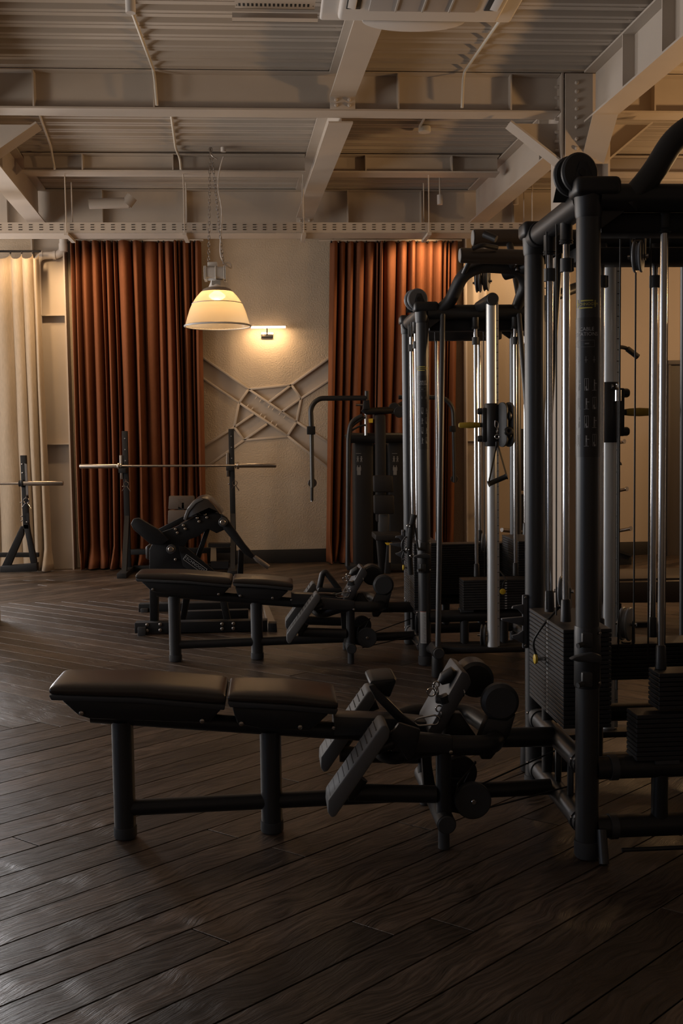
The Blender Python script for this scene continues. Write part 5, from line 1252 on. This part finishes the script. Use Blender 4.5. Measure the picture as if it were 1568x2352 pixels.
# strap grips with chrome links on both benches
def grips(dx, dy, lab, s=1.0):
    Yg = 3.66; off = Vector((dx, dy, 0)); A = lambda x, y, d=0: at(x, y, Yg+d)+off
    r = thing('strap_grip', A(1018, 1620), lab, 'handle')
    MB().tube([A(1000, 1606, -.04), A(1004, 1606, -.04), A(1046, 1609, -.04), A(1049, 1609, -.04)], [.012, .016, .016, .012], 18).finish('grip', plast, r)
    MB().tube([A(1018, 1597, -.04), A(1024, 1612, -.04)], .022, 16).finish('rubber_stop', cable, r)
    MB().tube([A(1010, 1568), A(1020, 1558), A(1036, 1548), A(1044, 1552)], [.012, .024, .027, .018], 16).finish('rubber_stop', cable, r)
    MB().tube([A(1048, 1560, .0), A(1074, 1568, .0)], [.014, .02], 14).finish('rubber_stop', cable, r)
    lk_ = MB()
    for x, y, ax, rr_ in ((1002, 1572, (0, 1, 0), .010), (998, 1580, (1, .4, 0), .012), (990, 1590, (.3, 1, 0), .014), (1003, 1588, (1, .2, 0), .013), (1056, 1572, (0, 1, 0), .010), (1048, 1586, (.4, 1, 0), .015), (1062, 1590, (1, .4, 0), .013), (1044, 1606, (.2, 1, 0), .013), (1008, 1628, (0, 1, 0), .011), (1012, 1640, (1, 0, 0), .012)):
        lk_.ring(A(x, y, -.05), ax, rr_, .003, 16, 6)
    lk_.tube(fillet([A(952, 1654, -.06), A(960, 1650, -.06), A(1000, 1642, -.06), A(1010, 1650, -.06), A(1004, 1664, -.06), A(960, 1667, -.06), A(952, 1660, -.06)], .02), .0035, 8)
    lk_.finish('chrome_link', chrome, r, kind='stuff'); return r
grips(0, 0, 'dark strap grip with chrome links lying on the near bench pulley block')
grips(-.087, 3.02, 'dark strap grip with chrome links lying on the far bench pulley block')

# ================================================================ RIGHT BACKGROUND
wt = thing('plate_tree', (at(1400, 1290, 11.55).x, 11.55, 0), 'black weight tree with chrome pegs seen between the cables on the right', 'rack')
YW = 11.55
MB().px([(1378, 1000), (1392, 1000), (1392, 1290), (1376, 1290)], YW, YW+.08, bev=.004).finish('post', flat, wt)
MB().px([(1300, 1285), (1450, 1283), (1452, 1297), (1300, 1299)], YW-.1, YW+.2, bev=.004).finish('base', flat, wt)
for x0, y0, x1, y1 in ((1392, 1023, 1434, 1014), (1392, 1132, 1440, 1123), (1392, 1224, 1449, 1214)):
    MB().tube([at(x0, y0, YW+.04), at(x1, y1, YW-.25)], .020, 14).finish('peg', steel, wt)
    MB().tube([at(x1-2, y1, YW-.25), at(x1, y1, YW-.26)], .026, 14).finish('peg_cap', chrome, wt)
MB().ring(at(1418, 1068, YW), (.5, 1, 0), .035, .012, 18, 8, arc=.5, start=-1.5).finish('rack_hook', flat, wt)
for x0, y0, x1, y1 in ((1178, 1018, 1205, 1022), (1190, 1132, 1206, 1134), (1154, 1218, 1164, 1220)):
    pass
pr = thing('peg_rack', (at(1175, 1290, 11.5).x, 11.5, 0), 'upright rack with brass-coloured pegs behind the far cable machine', 'rack')
MB().px([(1196, 985), (1204, 985), (1206, 1280), (1198, 1280)], 11.5, 11.58, bev=.003).px([(1150, 1285), (1240, 1283), (1240, 1299), (1150, 1300)], 11.40, 11.65, bev=.003).finish('frame', flat, pr)
for x0, y0, x1, y1 in ((1152, 1217, 1198, 1221), (1182, 1130, 1206, 1132)): MB().tube([at(x0, y0, 11.3), at(x1, y1, 11.52)], .024, 14).finish('peg', steel, pr)
# dark wall panel with slats at the right edge
dp = thing('slatted_panel', (at(1560, 1270, 11.9).x, 11.9, 0), 'tall dark brown slatted panel on the back wall at the right edge', 'wall panel')
a_, b_ = at(1534, 828, 11.9), at(1534, 1272, 11.9)
MB().span((a_.x, 11.92, 0), (a_.x+1.6, 12.0, a_.z)).finish('backing', darkslat, dp)
for k in range(9): MB().span((a_.x+k*.18, 11.88, 0), (a_.x+k*.18+.028, 11.92, a_.z-.03), bev=.003).finish('slat', darkslat, dp)
MB().span((a_.x-.01, 11.87, a_.z-.05), (a_.x+1.6, 12.0, a_.z), bev=.003).finish('top_rail', darkslat, dp)
# low padded bench and frame on the right
bn = thing('flat_bench', (at(1495, 1400, 7.6).x, 7.6, 0), 'long black upholstered bench seen between the rods on the right', 'bench')
MB().px([(1395, 1337), (1640, 1332), (1640, 1384), (1395, 1386)], 7.3, 7.6, bev=.02).finish('seat_pad', vinyl, bn)
MB().px([(1395, 1330), (1640, 1325), (1640, 1333), (1395, 1338)], 7.35, 7.9, bev=.006).finish('seat_top', vinyl, bn)
for x0 in (1415, 1494): MB().px([(x0, 1386), (x0+12, 1386), (x0+12, 1465), (x0, 1465)], 7.5, 7.56, bev=.003).finish('leg', flat, bn)
MB().px([(1420, 1432), (1510, 1430), (1510, 1450), (1420, 1452)], 7.5, 7.56, bev=.003).finish('stretcher', flat, bn)
bolts([at(1564, 1373, 7.3), at(1418, 1378, 7.3)], (0, -1, 0), .012, .01, bn)
fb = thing('bench_bracket', (at(1435, 1305, 11.2).x, 11.2, 0), 'small black machine foot with a sloping bar near the right skirting', 'machine foot')
MB().px([(1418, 1268), (1450, 1276), (1450, 1304), (1420, 1306)], 11.15, 11.3, bev=.004).px([(1418, 1262), (1452, 1274), (1452, 1279), (1418, 1268)], 11.1, 11.15).finish('foot_frame', flat, fb)
wb = thing('wooden_box', (at(1293, 1365, 9.4).x, 9.4, 0), 'pale wooden box top lit warm between the posts of the near machine', 'box')
MB().px([(1268, 1300), (1320, 1300), (1320, 1366), (1268, 1366)], 9.35, 9.9, bev=.006).finish('box_body', mat('pale_wood', (.34, .24, .14), .6), wb)
bpy.context.view_layer.update()
